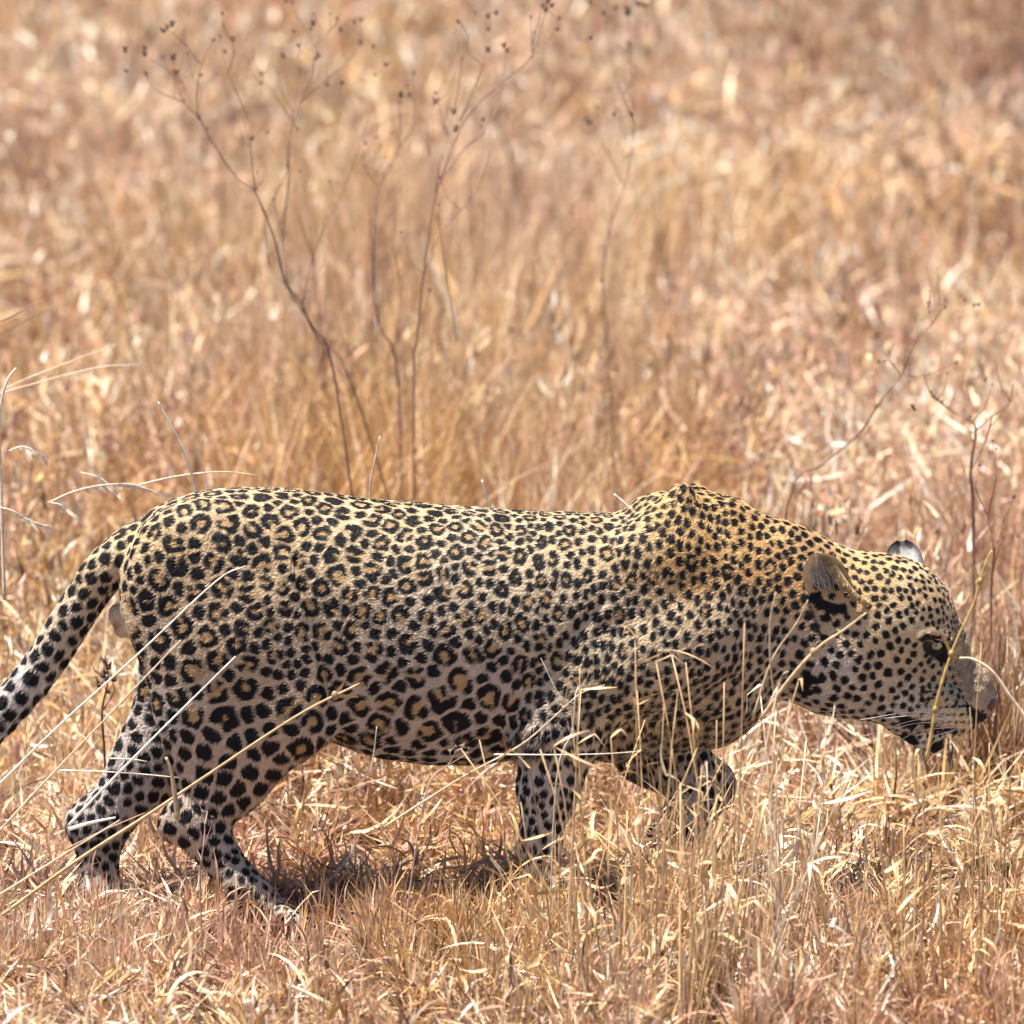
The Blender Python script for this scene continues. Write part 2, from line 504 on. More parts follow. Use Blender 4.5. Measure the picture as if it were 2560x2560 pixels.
# px, py, spacing (px), rosette probability, circle limit
SPOTS = [
    (330, 1400, 40, 0, .44), (420, 1310, 44, .4, .46), (520, 1260, 46, .6, .46), (600, 1400, 48, .9, .46), (450, 1480, 48, .5, .45), (400, 1600, 50, .05, .45),
    (600, 1560, 44, .4, .45), (700, 1500, 38, .3, .43), (560, 1700, 50, .4, .45), (740, 1650, 38, .05, .44), (640, 1820, 54, .05, .46), (560, 1960, 58, 0, .46),
    (700, 1900, 54, 0, .46), (500, 2080, 44, 0, .44), (600, 2180, 30, 0, .42), (700, 2280, 26, 0, .4),
    (350, 1900, 44, 0, .42), (250, 2080, 38, 0, .42), (260, 2240, 28, 0, .4),
    (240, 1450, 42, 0, .45), (150, 1590, 44, 0, .45), (0, 1780, 46, 0, .45), (-300, 1950, 62, .1, .48),
    (800, 1300, 44, .6, .46), (850, 1400, 46, .9, .46), (800, 1560, 44, .5, .44), (950, 1500, 44, .7, .45), (1000, 1350, 44, .9, .46),
    (900, 1700, 50, .5, .45), (1000, 1620, 48, .7, .45), (1050, 1780, 54, .5, .46), (1200, 1680, 50, .6, .46), (1200, 1820, 54, .2, .46), (850, 1820, 50, .05, .45), (1050, 1880, 52, 0, .45),
    (1200, 1350, 42, .8, .46), (1200, 1500, 42, .2, .43), (1150, 1300, 40, .5, .45), (1350, 1350, 40, .5, .44), (1330, 1450, 42, .1, .42), (1330, 1580, 42, .08, .42),
    (1470, 1380, 41, .10, .42), (1500, 1500, 43, .06, .42), (1500, 1650, 41, .03, .42), (1620, 1300, 38, 0, .43), (1700, 1230, 40, 0, .44), (1650, 1400, 43, .05, .41),
    (1650, 1550, 42, 0, .40), (1780, 1450, 42, .06, .40), (1850, 1350, 38, 0, .41), (1900, 1450, 38, .03, .40), (1850, 1600, 38, 0, .39), (1980, 1400, 35, 0, .40),
    (2000, 1550, 36, 0, .38), (1960, 1700, 38, 0, .38), (2050, 1700, 40, 0, .38), (1400, 1750, 38, .05, .42), (1420, 1900, 46, 0, .42), (1360, 2050, 38, 0, .42),
    (1600, 1750, 40, 0, .42), (1700, 1880, 42, 0, .43), (1700, 2060, 40, 0, .46),
    (2130, 1420, 28, 0, .40), (2220, 1440, 29, 0, .40), (2300, 1480, 24, 0, .38), (2240, 1550, 31, 0, .36), (2330, 1530, 24, 0, .36), (2380, 1560, 20, 0, .34),
    (2150, 1600, 34, 0, .34), (2200, 1680, 38, 0, .36), (2150, 1760, 34, 0, .37), (2270, 1700, 32, 0, .36), (2330, 1700, 26, 0, .33), (2350, 1770, 22, 0, .33)]
sp = idw(SPOTS, PX, PY, 6.0)
spacing = sp[:, 0] * K * (.91 - .10 * sstep(450, 600, PX) * (1 - sstep(1150, 1300, PX)) * (1 - sstep(1620, 1720, PY)) - .07 * np.exp(-((PX - 1250) / 380) ** 2 - ((PY - 1500) / 120) ** 2) - .05 * sstep(1400, 1600, PX) * (PX < 2100))

# spot centres: large rosettes are thrown on the skin first, solid spots fill the gaps;
# distances are measured in a space stretched so shoulder spots come out tall and narrow
gx = np.linspace(-1.2, .9, 400)
gpx = 1280 + gx / K
stretch = 1 + .38 * sstep(1120, 1350, gpx) * (1 - sstep(1850, 2050, gpx)) + .12 * sstep(2050, 2150, gpx)
gi = np.concatenate([[0], np.cumsum((stretch[1:] + stretch[:-1]) / 2 * np.diff(gx))])
G = V.copy(); G[:, 0] = np.interp(V[:, 0], gx, gi)
kd = kdtree.KDTree(len(V))
for i, v in enumerate(G): kd.insert(v, i)
kd.balance()
MR, MS = 1.36, .86
aliveR = np.ones(len(V), bool); aliveS = np.ones(len(V), bool); seeds = []; cls = []
for i in rng.permutation(len(V)):
    if not aliveR[i] or rng.random() > .10 or rng.random() > sp[i, 1]: continue
    seeds.append(i); cls.append(1)
    for (_, j, dd) in kd.find_range(G[i], spacing[i] * MR):
        if dd < spacing[i] * MR * .93: aliveR[j] = False
        if dd < spacing[i] * (MR + MS) * .5 * .93: aliveS[j] = False
for i in rng.permutation(len(V)):
    if not aliveS[i]: continue
    seeds.append(i); cls.append(0)
    for (_, j, _) in kd.find_range(G[i], spacing[i] * MS * .93): aliveS[j] = False
seeds = np.array(seeds); ros = np.array(cls) > 0
SP = G[seeds]
SPs = spacing[seeds]
SR = np.where(ros, MR, MS) * .5 * SPs * rng.uniform(.92, 1.08, len(seeds))
gapd = rng.normal(size=(len(seeds), 3, 3)); gapd[:, :, 1] *= .3; gapd /= np.linalg.norm(gapd, axis=2)[:, :, None]
gapn = rng.random((len(seeds), 3))
W = G + np.stack([noise3(V, .020, 21), noise3(V, .020, 22), noise3(V, .020, 23)], -1) * (spacing * .13)[:, None] \
      + np.stack([noise3(V, .008, 24), noise3(V, .008, 25), noise3(V, .008, 26)], -1) * (spacing * .06)[:, None]
ks = kdtree.KDTree(len(SP))
for i, v in enumerate(SP): ks.insert(v, i)
ks.balance()
NN = np.zeros((len(V), 6), int)
for n, w in enumerate(W):
    NN[n] = [r[1] for r in ks.find_n(w, 6)]
DD = np.linalg.norm(W[:, None] - SP[NN], axis=2)
PD = DD - SR[NN]
od = np.argsort(PD, axis=1)
ar = np.arange(len(V))
i1, i2 = NN[ar, od[:, 0]], NN[ar, od[:, 1]]
d1 = DD[ar, od[:, 0]]
e = (PD[ar, od[:, 1]] - PD[ar, od[:, 0]]) / 2
s1, r1 = SPs[i1], SR[i1]
sol = smin(e - .085 * s1, r1 * sp[i1 * 0 + ar, 2] / .42 * 1.06 - d1 - .02 * s1, .10 * s1)
sol = sol + noise3(V, .005, 31) * .0008
ring_w = .42 * s1 * (1 + .40 * noise3(V, .014, 32))
inner = sol - ring_w
dirn = (W - SP[i1]) / (d1[:, None] + 1e-9)
gap = np.full(len(V), -1.0)
for g in range(3):
    on = gapn[i1, g] < (1, .8, .5)[g]
    c = np.einsum('ij,ij->i', dirn, gapd[i1, g])
    gap = np.where(on, np.maximum(gap, (c - .93) * r1 * 1.1), gap)
isr = ros[i1]
black = np.where(isr, np.minimum(sol, -inner), sol)
black = np.where(isr & (gap > -.1), np.minimum(black, -gap), black)
orange = np.where(isr, np.maximum(inner + .0012, np.minimum(sol - .1 * s1, gap)), -.02)

# pixels of the far side mirrored to the near side so both flanks get the marks
Vm = V.copy(); Vm[:, 1] = -np.abs(Vm[:, 1]); MX, MY = proj(Vm)
head = PX > 2000
def mark(pts, r):
    global black
    f = (r - seg_d(MX, MY, pts)) * K
    black = np.where(head, np.maximum(black, f), black)
def clear(pts, r):
    global black
    f = (seg_d(MX, MY, pts) - r) * K
    black = np.where(head, np.minimum(black, f), black)
clear([(2418, 1650), (2455, 1730)], 44)                # plain grey-brown bridge of the nose
clear([(2270, 1585), (2330, 1578)], 10)
clear([(2345, 1775), (2425, 1800)], 26)
for row in range(4):                                   # whisker rows
    y0 = 1768 + row * 19
    for c in range(6):
        x = 2335 + c * 17 + row * 3
        if x < 2430: mark([(x - 3, y0 - c * .5), (x + 3, y0 - c * .5)], 3.4)
    if row < 3:
        pass
mark([(2318, 1592), (2344, 1596), (2366, 1612)], 7)                   # eye liner
mark([(2318, 1620), (2345, 1642), (2366, 1644), (2378, 1622)], 10)     # tear mark
mark([(2352, 1625), (2370, 1650)], 11)
mark([(2300, 1600), (2322, 1606)], 4)
mark([(2425, 1772), (2440, 1792), (2440, 1812), (2428, 1838)], 8)     # nostril and lip edge
mark([(2268, 1790), (2330, 1812), (2425, 1842)], 5)                  # lips
mark([(2262, 1800), (2286, 1806)], 12)                                # black patch at the mouth corner
mark([(2270, 1840), (2284, 1852)], 13)
mark([(2335, 1862), (2350, 1864)], 13)
mark([(2030, 1492), (2062, 1512), (2112, 1528)], 10)                  # dark slit below the ear
mark([(2068, 1522), (2076, 1550)], 6)
mark([(2024, 1500), (2040, 1545), (2052, 1590)], 3.5)
mark([(2020, 1690), (2042, 1700)], 11)
mark([(2005, 1722), (2030, 1732)], 9)
mark([(2424, 1770), (2440, 1786), (2464, 1794)], 9)
mark([(2300, 1735), (2330, 1728)], 3.5)
mark([(2305, 1752), (2335, 1745)], 3.5)
black = np.where(seg_d(PX, PY, [(298, 1535), (312, 1562)]) < 31, -.01, black)   # bare skin
black = np.where((PY > 2318) & (NV[:, 2] < -.5), .003, black)          # pads

# coat colour (linear)
COAT = [
    (400, 1290, .60, .42, .20), (690, 1260, .60, .42, .20), (1000, 1290, .62, .45, .22), (1300, 1310, .62, .46, .25), (600, 1420, .60, .43, .23), (900, 1400, .60, .45, .25),
    (1200, 1450, .58, .46, .30), (1000, 1560, .54, .43, .31), (750, 1600, .56, .43, .28), (560, 1650, .52, .37, .22), (420, 1600, .52, .38, .25), (600, 1900, .54, .39, .27), (700, 1750, .52, .36, .22),
    (1000, 1750, .52, .41, .33), (1200, 1800, .54, .43, .36), (900, 1880, .60, .50, .42), (1100, 1900, .62, .52, .44),
    (1700, 1240, .62, .38, .13), (1750, 1400, .60, .36, .12), (1900, 1400, .58, .34, .11), (2000, 1450, .56, .33, .12), (1550, 1350, .60, .42, .20), (1500, 1550, .60, .48, .32),
    (1650, 1600, .60, .46, .28), (1850, 1550, .56, .41, .24), (1800, 1700, .52, .38, .24), (1950, 1650, .54, .42, .30), (1500, 1750, .56, .42, .24), (1400, 1850, .58, .49, .40), (1350, 2050, .6, .55, .5), (1700, 2000, .50, .42, .36),
    (500, 2060, .50, .39, .29), (640, 2230, .44, .36, .29), (350, 1800, .52, .46, .43), (300, 1980, .50, .44, .41), (250, 2150, .44, .36, .31),
    (240, 1440, .56, .42, .24), (150, 1580, .56, .46, .34), (50, 1740, .64, .60, .56),
    (2200, 1420, .60, .38, .15), (2150, 1500, .60, .38, .16), (2300, 1480, .60, .42, .20), (2300, 1560, .60, .47, .28), (2200, 1600, .60, .46, .27), (2380, 1560, .52, .38, .22),
    (2200, 1720, .58, .46, .34), (2260, 1780, .70, .62, .54), (2100, 1700, .60, .52, .44), (2350, 1700, .44, .34, .22), (2430, 1680, .27, .185, .105), (2455, 1715, .24, .16, .09), (2440, 1640, .30, .21, .12), (2474, 1765, .10, .06, .05), (2385, 1725, .50, .40, .28), (2370, 1650, .46, .37, .25), (2405, 1660, .33, .25, .16), (2400, 1812, .90, .68, .38), (2420, 1795, .8, .6, .34), (2350, 1800, .80, .66, .46), (2320, 1870, .74, .70, .64)]
base = idw(COAT, MX, MY, 4.0)
sc_m = seg_d(PX, PY, [(298, 1535), (312, 1562)]) < 31
base[sc_m] = (.74, .60, .42)
under = sstep(-.55, -.95, NV[:, 2]) * (PX < 2450)
base = base * (1 - under[:, None] * .5) + np.array([.62, .56, .5]) * under[:, None] * .5
base *= (1 + .10 * noise3(V, .02, 41) + .06 * noise3(V, .006, 42) + MUZ * (.35 * noise3(V, .011, 43) + .3 * noise3(V, .005, 44)))[:, None]
RUST = np.array([.58, .39, .20])
base0 = base.copy()
base = base * .74 + np.array([.68, .57, .44]) * .26 * (1 - .6 * MUZ[:, None])
ORG = (sstep(1520, 1680, PX) * (1 - sstep(2200, 2300, PX)) * (1 - sstep(1430, 1560, PY)))[:, None]
base = base * (1 - .5 * ORG) + base0 * .5 * ORG
base = base * np.array([1.10, 1.12, 1.16]) + .03 * (1 - sstep(.2, .8, base[:, :1]))

def leopard_material():
    m, nt, out = mat_new('leopard_coat')
    N, L = nt.nodes, nt.links
    def attr(n):
        a = N.new('ShaderNodeAttribute'); a.attribute_name = n; return a
    col, bl, og = attr('col'), attr('spot'), attr('rust')
    tc = N.new('ShaderNodeTexCoord')
    mp = N.new('ShaderNodeMapping'); mp.inputs['Scale'].default_value = (140, 420, 420)
    L.new(tc.outputs['Object'], mp.inputs[0])
    nz = N.new('ShaderNodeTexNoise'); nz.inputs['Scale'].default_value = 1; nz.inputs['Detail'].default_value = 4
    L.new(mp.outputs[0], nz.inputs['Vector'])
    def edge(a, soft, amp):
        ad = N.new('ShaderNodeMath'); ad.operation = 'MULTIPLY_ADD'
        L.new(nz.outputs['Fac'], ad.inputs[0]); ad.inputs[1].default_value = amp; ad.inputs[2].default_value = -amp / 2
        s = N.new('ShaderNodeMath'); s.operation = 'ADD'; L.new(a.outputs['Fac'], s.inputs[0]); L.new(ad.outputs[0], s.inputs[1])
        r = N.new('ShaderNodeMapRange'); r.interpolation_type = 'SMOOTHSTEP'
        r.inputs[1].default_value = -soft; r.inputs[2].default_value = soft
        L.new(s.outputs[0], r.inputs[0]); return r
    e1, e2 = edge(bl, .0008, .003), edge(og, .002, .004)
    m1 = N.new('ShaderNodeMixRGB'); L.new(e2.outputs[0], m1.inputs[0]); L.new(col.outputs['Color'], m1.inputs[1]); m1.inputs[2].default_value = (*RUST, 1)
    m2 = N.new('ShaderNodeMixRGB'); L.new(e1.outputs[0], m2.inputs[0]); L.new(m1.outputs[0], m2.inputs[1]); m2.inputs[2].default_value = (.010, .009, .011, 1)
    pb = N.new('ShaderNodeBsdfPrincipled'); pb.inputs['Roughness'].default_value = .62
    pb.inputs['Specular IOR Level'].default_value = .3
    L.new(m2.outputs[0], pb.inputs['Base Color'])
    bp = N.new('ShaderNodeBump'); bp.inputs['Strength'].default_value = .2; bp.inputs['Distance'].default_value = .003
    L.new(nz.outputs['Fac'], bp.inputs['Height']); L.new(bp.outputs[0], pb.inputs['Normal'])
    L.new(pb.outputs[0], out.inputs[0])
    return m
M_COAT = leopard_material()

M_BROW = None
leopard = link(bpy.data.objects.new('leopard', None))
leopard.empty_display_size = .2
tag(leopard, 'spotted leopard stalking low through the dry grass, head lowered to the right', 'leopard')
body = big_mesh('body', V, Q.ravel(), np.arange(len(Q)) * 4, None, M_COAT, base.astype(np.float32), True, {'spot': black, 'rust': orange})
body.parent = leopard
bvh = BVHTree.FromPolygons([tuple(v) for v in V], [tuple(q) for q in Q])

def surf(px, py):
    d = Vector(P(px, py, 0) - CAM).normalized()
    h = bvh.ray_cast(Vector(CAM), d)
    return (h[0], h[1]) if h[0] is not None else (Vector(P(px, py, -.05)), Vector((0, -1, 0)))

def simple_mat(name, col, rough=.5, spec=.5, coat=0):
    m, nt, out = mat_new(name)
    N, L = nt.nodes, nt.links
    pb = N.new('ShaderNodeBsdfPrincipled')
    tc = N.new('ShaderNodeTexCoord'); nz = N.new('ShaderNodeTexNoise'); nz.inputs['Scale'].default_value = 300
    L.new(tc.outputs['Object'], nz.inputs['Vector'])
    mx = N.new('ShaderNodeMixRGB'); L.new(nz.outputs['Fac'], mx.inputs[0])
    mx.inputs[1].default_value = (*[c * .7 for c in col], 1); mx.inputs[2].default_value = (*[min(1, c * 1.25) for c in col], 1)
    L.new(mx.outputs[0], pb.inputs['Base Color'])
    pb.inputs['Roughness'].default_value = rough; pb.inputs['Specular IOR Level'].default_value = spec
    pb.inputs['Coat Weight'].default_value = coat
    L.new(pb.outputs[0], out.inputs[0])
    return m

M_BROW = simple_mat('brow_tan', (.50, .42, .29), .8, .2)
# eyes
def sphere(c, r, sx=1, sy=1, sz=1, seg=20, rings=12):
    vs, fs = [], []
    for i in range(rings + 1):
        th = math.pi * i / rings
        for j in range(seg):
            ph = 2 * math.pi * j / seg
            vs.append((c[0] + r * sx * math.sin(th) * math.cos(ph), c[1] + r * sy * math.sin(th) * math.sin(ph), c[2] + r * sz * math.cos(th)))
    for i in range(rings):
        for j in range(seg):
            a = i * seg + j; b = i * seg + (j + 1) % seg
            fs.append((a, a + seg, b + seg, b))
    return vs, fs
M_EYE = simple_mat('eye_black', (.02, .018, .016), .15, .6, .6)
M_IRIS = simple_mat('iris_pale', (.42, .39, .22), .2, .6, .8)
M_PUPIL = simple_mat('pupil_black', (.004, .004, .004), .1, .6, 1)
M_LID = simple_mat('eyelid_black', (.016, .013, .014), .7, .3)
h, nrm = surf(2340, 1613)
ER = .0115
for side in (-1, 1):
    c = Vector((h.x, side * (abs(h.y) - .0050), h.z))
    look = Vector((.10, side * 1.0, .05)).normalized()
    ax = look.cross(Vector((0, 0, 1))).normalized()
    if ax.x < 0: ax = -ax
    uz = ax.cross(look).normalized()
    if uz.z < 0: uz = -uz
    def cap(r, a_in, a_out, ox=0.0, kx=1.0, n=28, rings=5, top=None, bot=None):
        """a patch of the ball between two angles from the gaze; top/bot give an almond opening"""
        vs, fs = [], []
        for k in range(rings + 1):
            f = k / rings
            for j in range(n):
                an = 2 * math.pi * j / n
                ci, si = math.cos(an), math.sin(an)
                if top is not None:
                    ri = a_in * abs(ci) ** .7 * abs(ci) + (top if si > 0 else bot) * abs(si)
                else: ri = a_in
                a = ri + (a_out - ri) * f
                d = look * math.cos(a) + (ax * ci * kx + uz * si) * math.sin(a)
                d = (d + ax * ox).normalized()
                vs.append(c + d * r)
        for k in range(rings):
            for j in range(n):
                p0 = k * n + j; p1 = k * n + (j + 1) % n
                fs.append((p0, p1, p1 + n, p0 + n))
        if a_in == 0: fs.append(tuple(range(n)))
        return vs, fs
    ew = new_mesh('eye', *sphere(c, ER), M_EYE, leopard)
    new_mesh('iris', *cap(ER * 1.015, 0.001, .72, -.14), M_IRIS, ew)
    new_mesh('pupil', *cap(ER * 1.035, 0.001, .15, -.14), M_PUPIL, ew)
    new_mesh('eyelid', *cap(ER * 1.14, .95, 1.45, 0, 1.25, top=.22, bot=.50), M_LID, ew)
    brow = catmull([c + Vector((-.017, side * .006, .004)), c + Vector((-.008, side * .0100, .0105)), c + Vector((.003, side * .0100, .0105)), c + Vector((.013, side * .006, .004))], 5)
    bv, bf = tube(brow, [.0008 + .0016 * math.sin(math.pi * i / (len(brow) - 1)) for i in range(len(brow))], 8)
    new_mesh('brow', bv, bf, M_LID if False else M_BROW, ew)

# nose pad
def nose():
    c = P(2465, 1758, 0)
    vs, fs = sphere((0, 0, 0), 1, seg=24, rings=16)
    out = []
    for x, y, z in vs:
        w = 1.0 if z > -.2 else 1.0 + (z + .2) * .55
        notch = -.18 * math.exp(-(y / .12) ** 2) * (z < .3)
        nos = -.30 * math.exp(-(((abs(y) - .55) / .22) ** 2 + ((z + .25) / .25) ** 2)) * (x > 0)
        s = 1 + notch + nos
        X, Y, Z = x * .0150 * s, y * .0225 * w * s, z * .0175 * s
        a = math.radians(-32)
        out.append((c[0] + X * math.cos(a) - Z * math.sin(a), Y, c[2] + X * math.sin(a) + Z * math.cos(a)))
    return new_mesh('nose', out, fs, simple_mat('nose_leather', (.09, .045, .038), .45, .4), leopard)
nose()

# ears
M_EAR = plant_material('ear_fur', 0.15, 0.7, 0.2)
def ear(base, tip, half_w, open_dir, cup, rim_col, in_col, back_col, name='ear', label=None):
    B, T = Vector(base), Vector(tip)
    up = (T - B); L = up.length; up.normalize()
    od = Vector(open_dir); od = (od - up * od.dot(up)).normalized()
    sd = up.cross(od)
    nu, nv = 17, 14
    vs, cs, fs = [], [], []
    for layer in (0, 1):
        for j in range(nv):
            v = j / (nv - 1)
            w = half_w * (math.sqrt(max(0, 1 - (v * .985) ** 3.0))) * (0.80 + .30 * v if v < .7 else 1.01)
            for i in range(nu):
                u = -1 + 2 * i / (nu - 1)
                dpt = -cup * (1 - u * u) * (1 - .45 * v)
                th = (0 if layer == 0 else -.0045 * (1 - abs(u) ** 6) * (1 - v ** 6))
                p = B + up * (L * v - abs(u) ** 2 * .006 * (1 - v)) + sd * (u * w) + od * (dpt + th + .012 * v * v)
                vs.append(p)
                edge = min(1, max(abs(u) ** 3.2, v ** 4) * 1.25)
                n = .8 + .4 * random.random()
                if layer == 0:
                    c = np.array(in_col) * n * (.7 + .35 * v) * (1 - edge) + np.array(rim_col) * edge  # shade of the cup painted in: inner colour darkens towards the ear base
                else:
                    c = np.array(back_col) * n * (1 - edge) + np.array(rim_col) * edge
                cs.append(tuple(c))
    for layer in (0, 1):
        o = layer * nu * nv
        for j in range(nv - 1):
            for i in range(nu - 1):
                q = (o + j * nu + i, o + j * nu + i + 1, o + (j + 1) * nu + i + 1, o + (j + 1) * nu + i)
                fs.append(q if layer == 0 else q[::-1])
    o = nu * nv
    for i in range(nu - 1):
        a = (nv - 1) * nu + i; fs.append((a, a + 1, a + 1 + o, a + o))
    for j in range(nv - 1):
        a = j * nu; fs.append((a, a + nu, a + nu + o, a + o)[::-1])
        a = j * nu + nu - 1; fs.append((a, a + nu, a + nu + o, a + o))
    e = new_mesh(name, vs, fs, M_EAR, leopard, True, np.array(cs, np.float32))
    if label: e['label'] = label
    return e, B, up, sd, od, L
e1_ = ear(P(2094, 1512, -.066), P(2034, 1382, -.080), .037, (-.25, -1, .6), .018, (.66, .50, .28), (.74, .68, .60), (.05, .045, .04), label='near ear, pale inside with a buff rim')
e2_ = ear(P(2268, 1452, .050), P(2252, 1359, .088), .032, (.1, -1, .9), .010, (.02, .02, .03), (.95, .92, .86), (.5, .45, .4), label='far ear, white with a black rim')

rim = catmull([P(2046, 1384, -.068), P(2078, 1402, -.078), P(2108, 1450, -.082), P(2140, 1488, -.082), P(2180, 1512, -.072)], 5)
vs, fs = tube(rim, list(np.interp(np.arange(len(rim)), [0, 8, len(rim) - 1], [.0016, .0044, .0022])), 8)
new_mesh('ear_rim', vs, fs, M_EAR, e1_[0], True, np.tile(np.array([.62, .45, .22], np.float32), (len(vs), 1)))
# whiskers
M_WHISK = plant_material('whisker_white', 0.0, 0.35, 0.5)
wp = [((2392, 1800), (2290, 1800), (2160, 1840)), ((2385, 1808), (2270, 1812), (2140, 1870)), ((2380, 1818), (2290, 1830), (2210, 1880)),
      ((2370, 1800), (2300, 1788), (2215, 1795)), ((2395, 1822), (2320, 1850), (2262, 1915)), ((2385, 1828), (2330, 1860), (2292, 1925)),
      ((2400, 1830), (2360, 1870), (2335, 1940)), ((2365, 1790), (2280, 1780), (2150, 1800)), ((2408, 1830), (2385, 1880), (2375, 1935))]
for a, b, c in wp:
    hh, nn = surf(*a)
    y0 = hh.y
    pts = catmull([np.array(hh) , P(*b, y0 - .03), P(*c, y0 - .045)], 6)
    vs, fs = tube(pts, list(np.linspace(.0006, .00025, len(pts))), 4)
    new_mesh('whisker', vs, fs, M_WHISK, leopard, True, np.tile(np.array([.85, .83, .8], np.float32), (len(vs), 1)))

# ---- fur: short strands over the whole body
def fur():
    n = 420000
    a = np.linalg.norm(np.cross(V[Q[:, 1]] - V[Q[:, 0]], V[Q[:, 3]] - V[Q[:, 0]]), axis=1)
    qx, qy = PX[Q[:, 0]], PY[Q[:, 0]]
    wgt = a * np.where(qx < -60, .4, 1) * np.where(qx > 1980, 1.9, 1) * np.where(NV[Q[:, 0], 1] > .35, .35, 1.0)
    f = rng.choice(len(Q), n, p=wgt / wgt.sum())
    u, v = rng.random(n)[:, None], rng.random(n)[:, None]
    q = Q[f]
    def itp(A):
        A = A if A.ndim == 2 else A[:, None]
        return (A[q[:, 0]] * (1 - u) * (1 - v) + A[q[:, 1]] * u * (1 - v) + A[q[:, 2]] * u * v + A[q[:, 3]] * (1 - u) * v)
    p = itp(V); nn = itp(NV); nn /= np.linalg.norm(nn, axis=1)[:, None]
    px, py = proj(p)
    bl, og, bc = itp(black)[:, 0], itp(orange)[:, 0], itp(base)
    flow = np.tile(np.array([-1.0, 0, -.35]), (n, 1))
    leg = ((py > 1840) & (px < 900)) | ((py > 1800) & (px > 1250) & (px < 2000))
    flow[leg] = (-.15, 0, -1)
    tailm = px < 300
    flow[tailm & (py < 1950)] = (-.6, 0, -.8)
    hd = px > 2050
    flow[hd] = (-.85, 0, .35)
    low = hd & (py > 1700)
    flow[low] = (-1, 0, -.25)
    flow += np.stack([noise3(p, .05, 51), noise3(p, .05, 52), noise3(p, .05, 53)], -1) * .55
    flow += rng.normal(size=(n, 3)) * np.where(px > 2350, .5, .22)[:, None]
    t = flow - nn * np.einsum('ij,ij->i', flow, nn)[:, None]
    t /= np.linalg.norm(t, axis=1)[:, None] + 1e-9
    ln = np.interp(px, [-600, 0, 300, 1000, 1800, 2050, 2300, 2400, 2500], [.009, .008, .0062, .0062, .0068, .0055, .0045, .0048, .004])
    ln = ln * np.where(nn[:, 2] < -.5, 1.5, 1) * rng.uniform(.7, 1.3, n)
    el = np.hypot(px - 1322, py - 1850) < 45
    ln = np.where(el & (p[:, 1] < 0), .022, ln)
    eye = (np.hypot(px - 2340, py - 1614) < 27)
    ln = np.where(eye, .0012, ln)
    ln = np.where((np.hypot(px - 2465, py - 1755) < 30), .0008, ln)
    lift = rng.uniform(.12, .34, n) + np.where(el, .3, 0)
    p1 = p + (t * (1 - lift[:, None]) + nn * lift[:, None]) * (ln * .55)[:, None]
    p2 = p1 + (t + nn * (lift * .25)[:, None]) * (ln * .45)[:, None] + np.array([0, 0, -.0006])
    pos = np.stack([p - nn * .0004, p1, p2], 1).astype(np.float32)
    fb = sstep(-.0007, .0007, bl + rng.normal(size=n) * .0003)
    fo = sstep(-.002, .002, og)
    col = bc * (1 - fo[:, None]) + RUST * fo[:, None]
    hv = np.where(px > 2050, .45, .28) + .30 * (px > 2370) * (py < 1760)
    col = col * (1 + rng.uniform(-1, 1, n) * hv)[:, None]
    col = col * (1 - fb[:, None]) + np.array([.012, .011, .013]) * fb[:, None] * rng.uniform(.6, 1.6, n)[:, None]
    hc = bpy.data.hair_curves.new('fur')
    hc.add_curves([3] * n)
    hc.attributes['position'].data.foreach_set('vector', pos.ravel())
    ra = hc.attributes.get('radius') or hc.attributes.new('radius', 'FLOAT', 'POINT')
    r = np.tile(np.array([.00042, .00034, .00008], np.float32), (n, 1)) * rng.uniform(.7, 1.2, n)[:, None].astype(np.float32)
    ra.data.foreach_set('value', r.ravel())
    ca = hc.attributes.new('col', 'FLOAT_COLOR', 'CURVE')
    c4 = np.ones((n, 4), np.float32); c4[:, :3] = col
    ca.data.foreach_set('color', c4.ravel())
    m, nt, out = mat_new('fur_strands')
    N, L = nt.nodes, nt.links
    at = N.new('ShaderNodeAttribute'); at.attribute_name = 'col'
    pb = N.new('ShaderNodeBsdfPrincipled'); pb.inputs['Roughness'].default_value = .5; pb.inputs['Specular IOR Level'].default_value = .25
    L.new(at.outputs['Color'], pb.inputs['Base Color']); L.new(pb.outputs[0], out.inputs[0])
    hc.materials.append(m)
    o = link(bpy.data.objects.new('fur', hc)); o.parent = leopard
    o['kind'] = 'stuff'
fur()

# ear hair
def ear_hair(info, n, col, seed):
    r = random.Random(seed)
    e, B, up, sd, od, L = info
    m = Mesher()
    for _ in range(n):
        u, v = r.uniform(-.75, .75), r.uniform(.0, .55)
        p = B + up * (L * v) + sd * (u * .028) + od * (-.012)
        q = p + up * (L * r.uniform(.25, .5)) + sd * r.uniform(-.012, .012) + od * r.uniform(.006, .018)
        mid = (p + q) / 2 + od * .004
        j_ = r.uniform(.7, 1.1); c = [x * j_ for x in col]
        m.add(tube([p, mid, q], [.0007, .0006, .0002], 3), c)
    m.build('ear_hair', M_EAR, e)['kind'] = 'stuff'
ear_hair(e1_, 150, (.72, .68, .62), 1)
ear_hair(e2_, 40, (.75, .72, .66), 2)

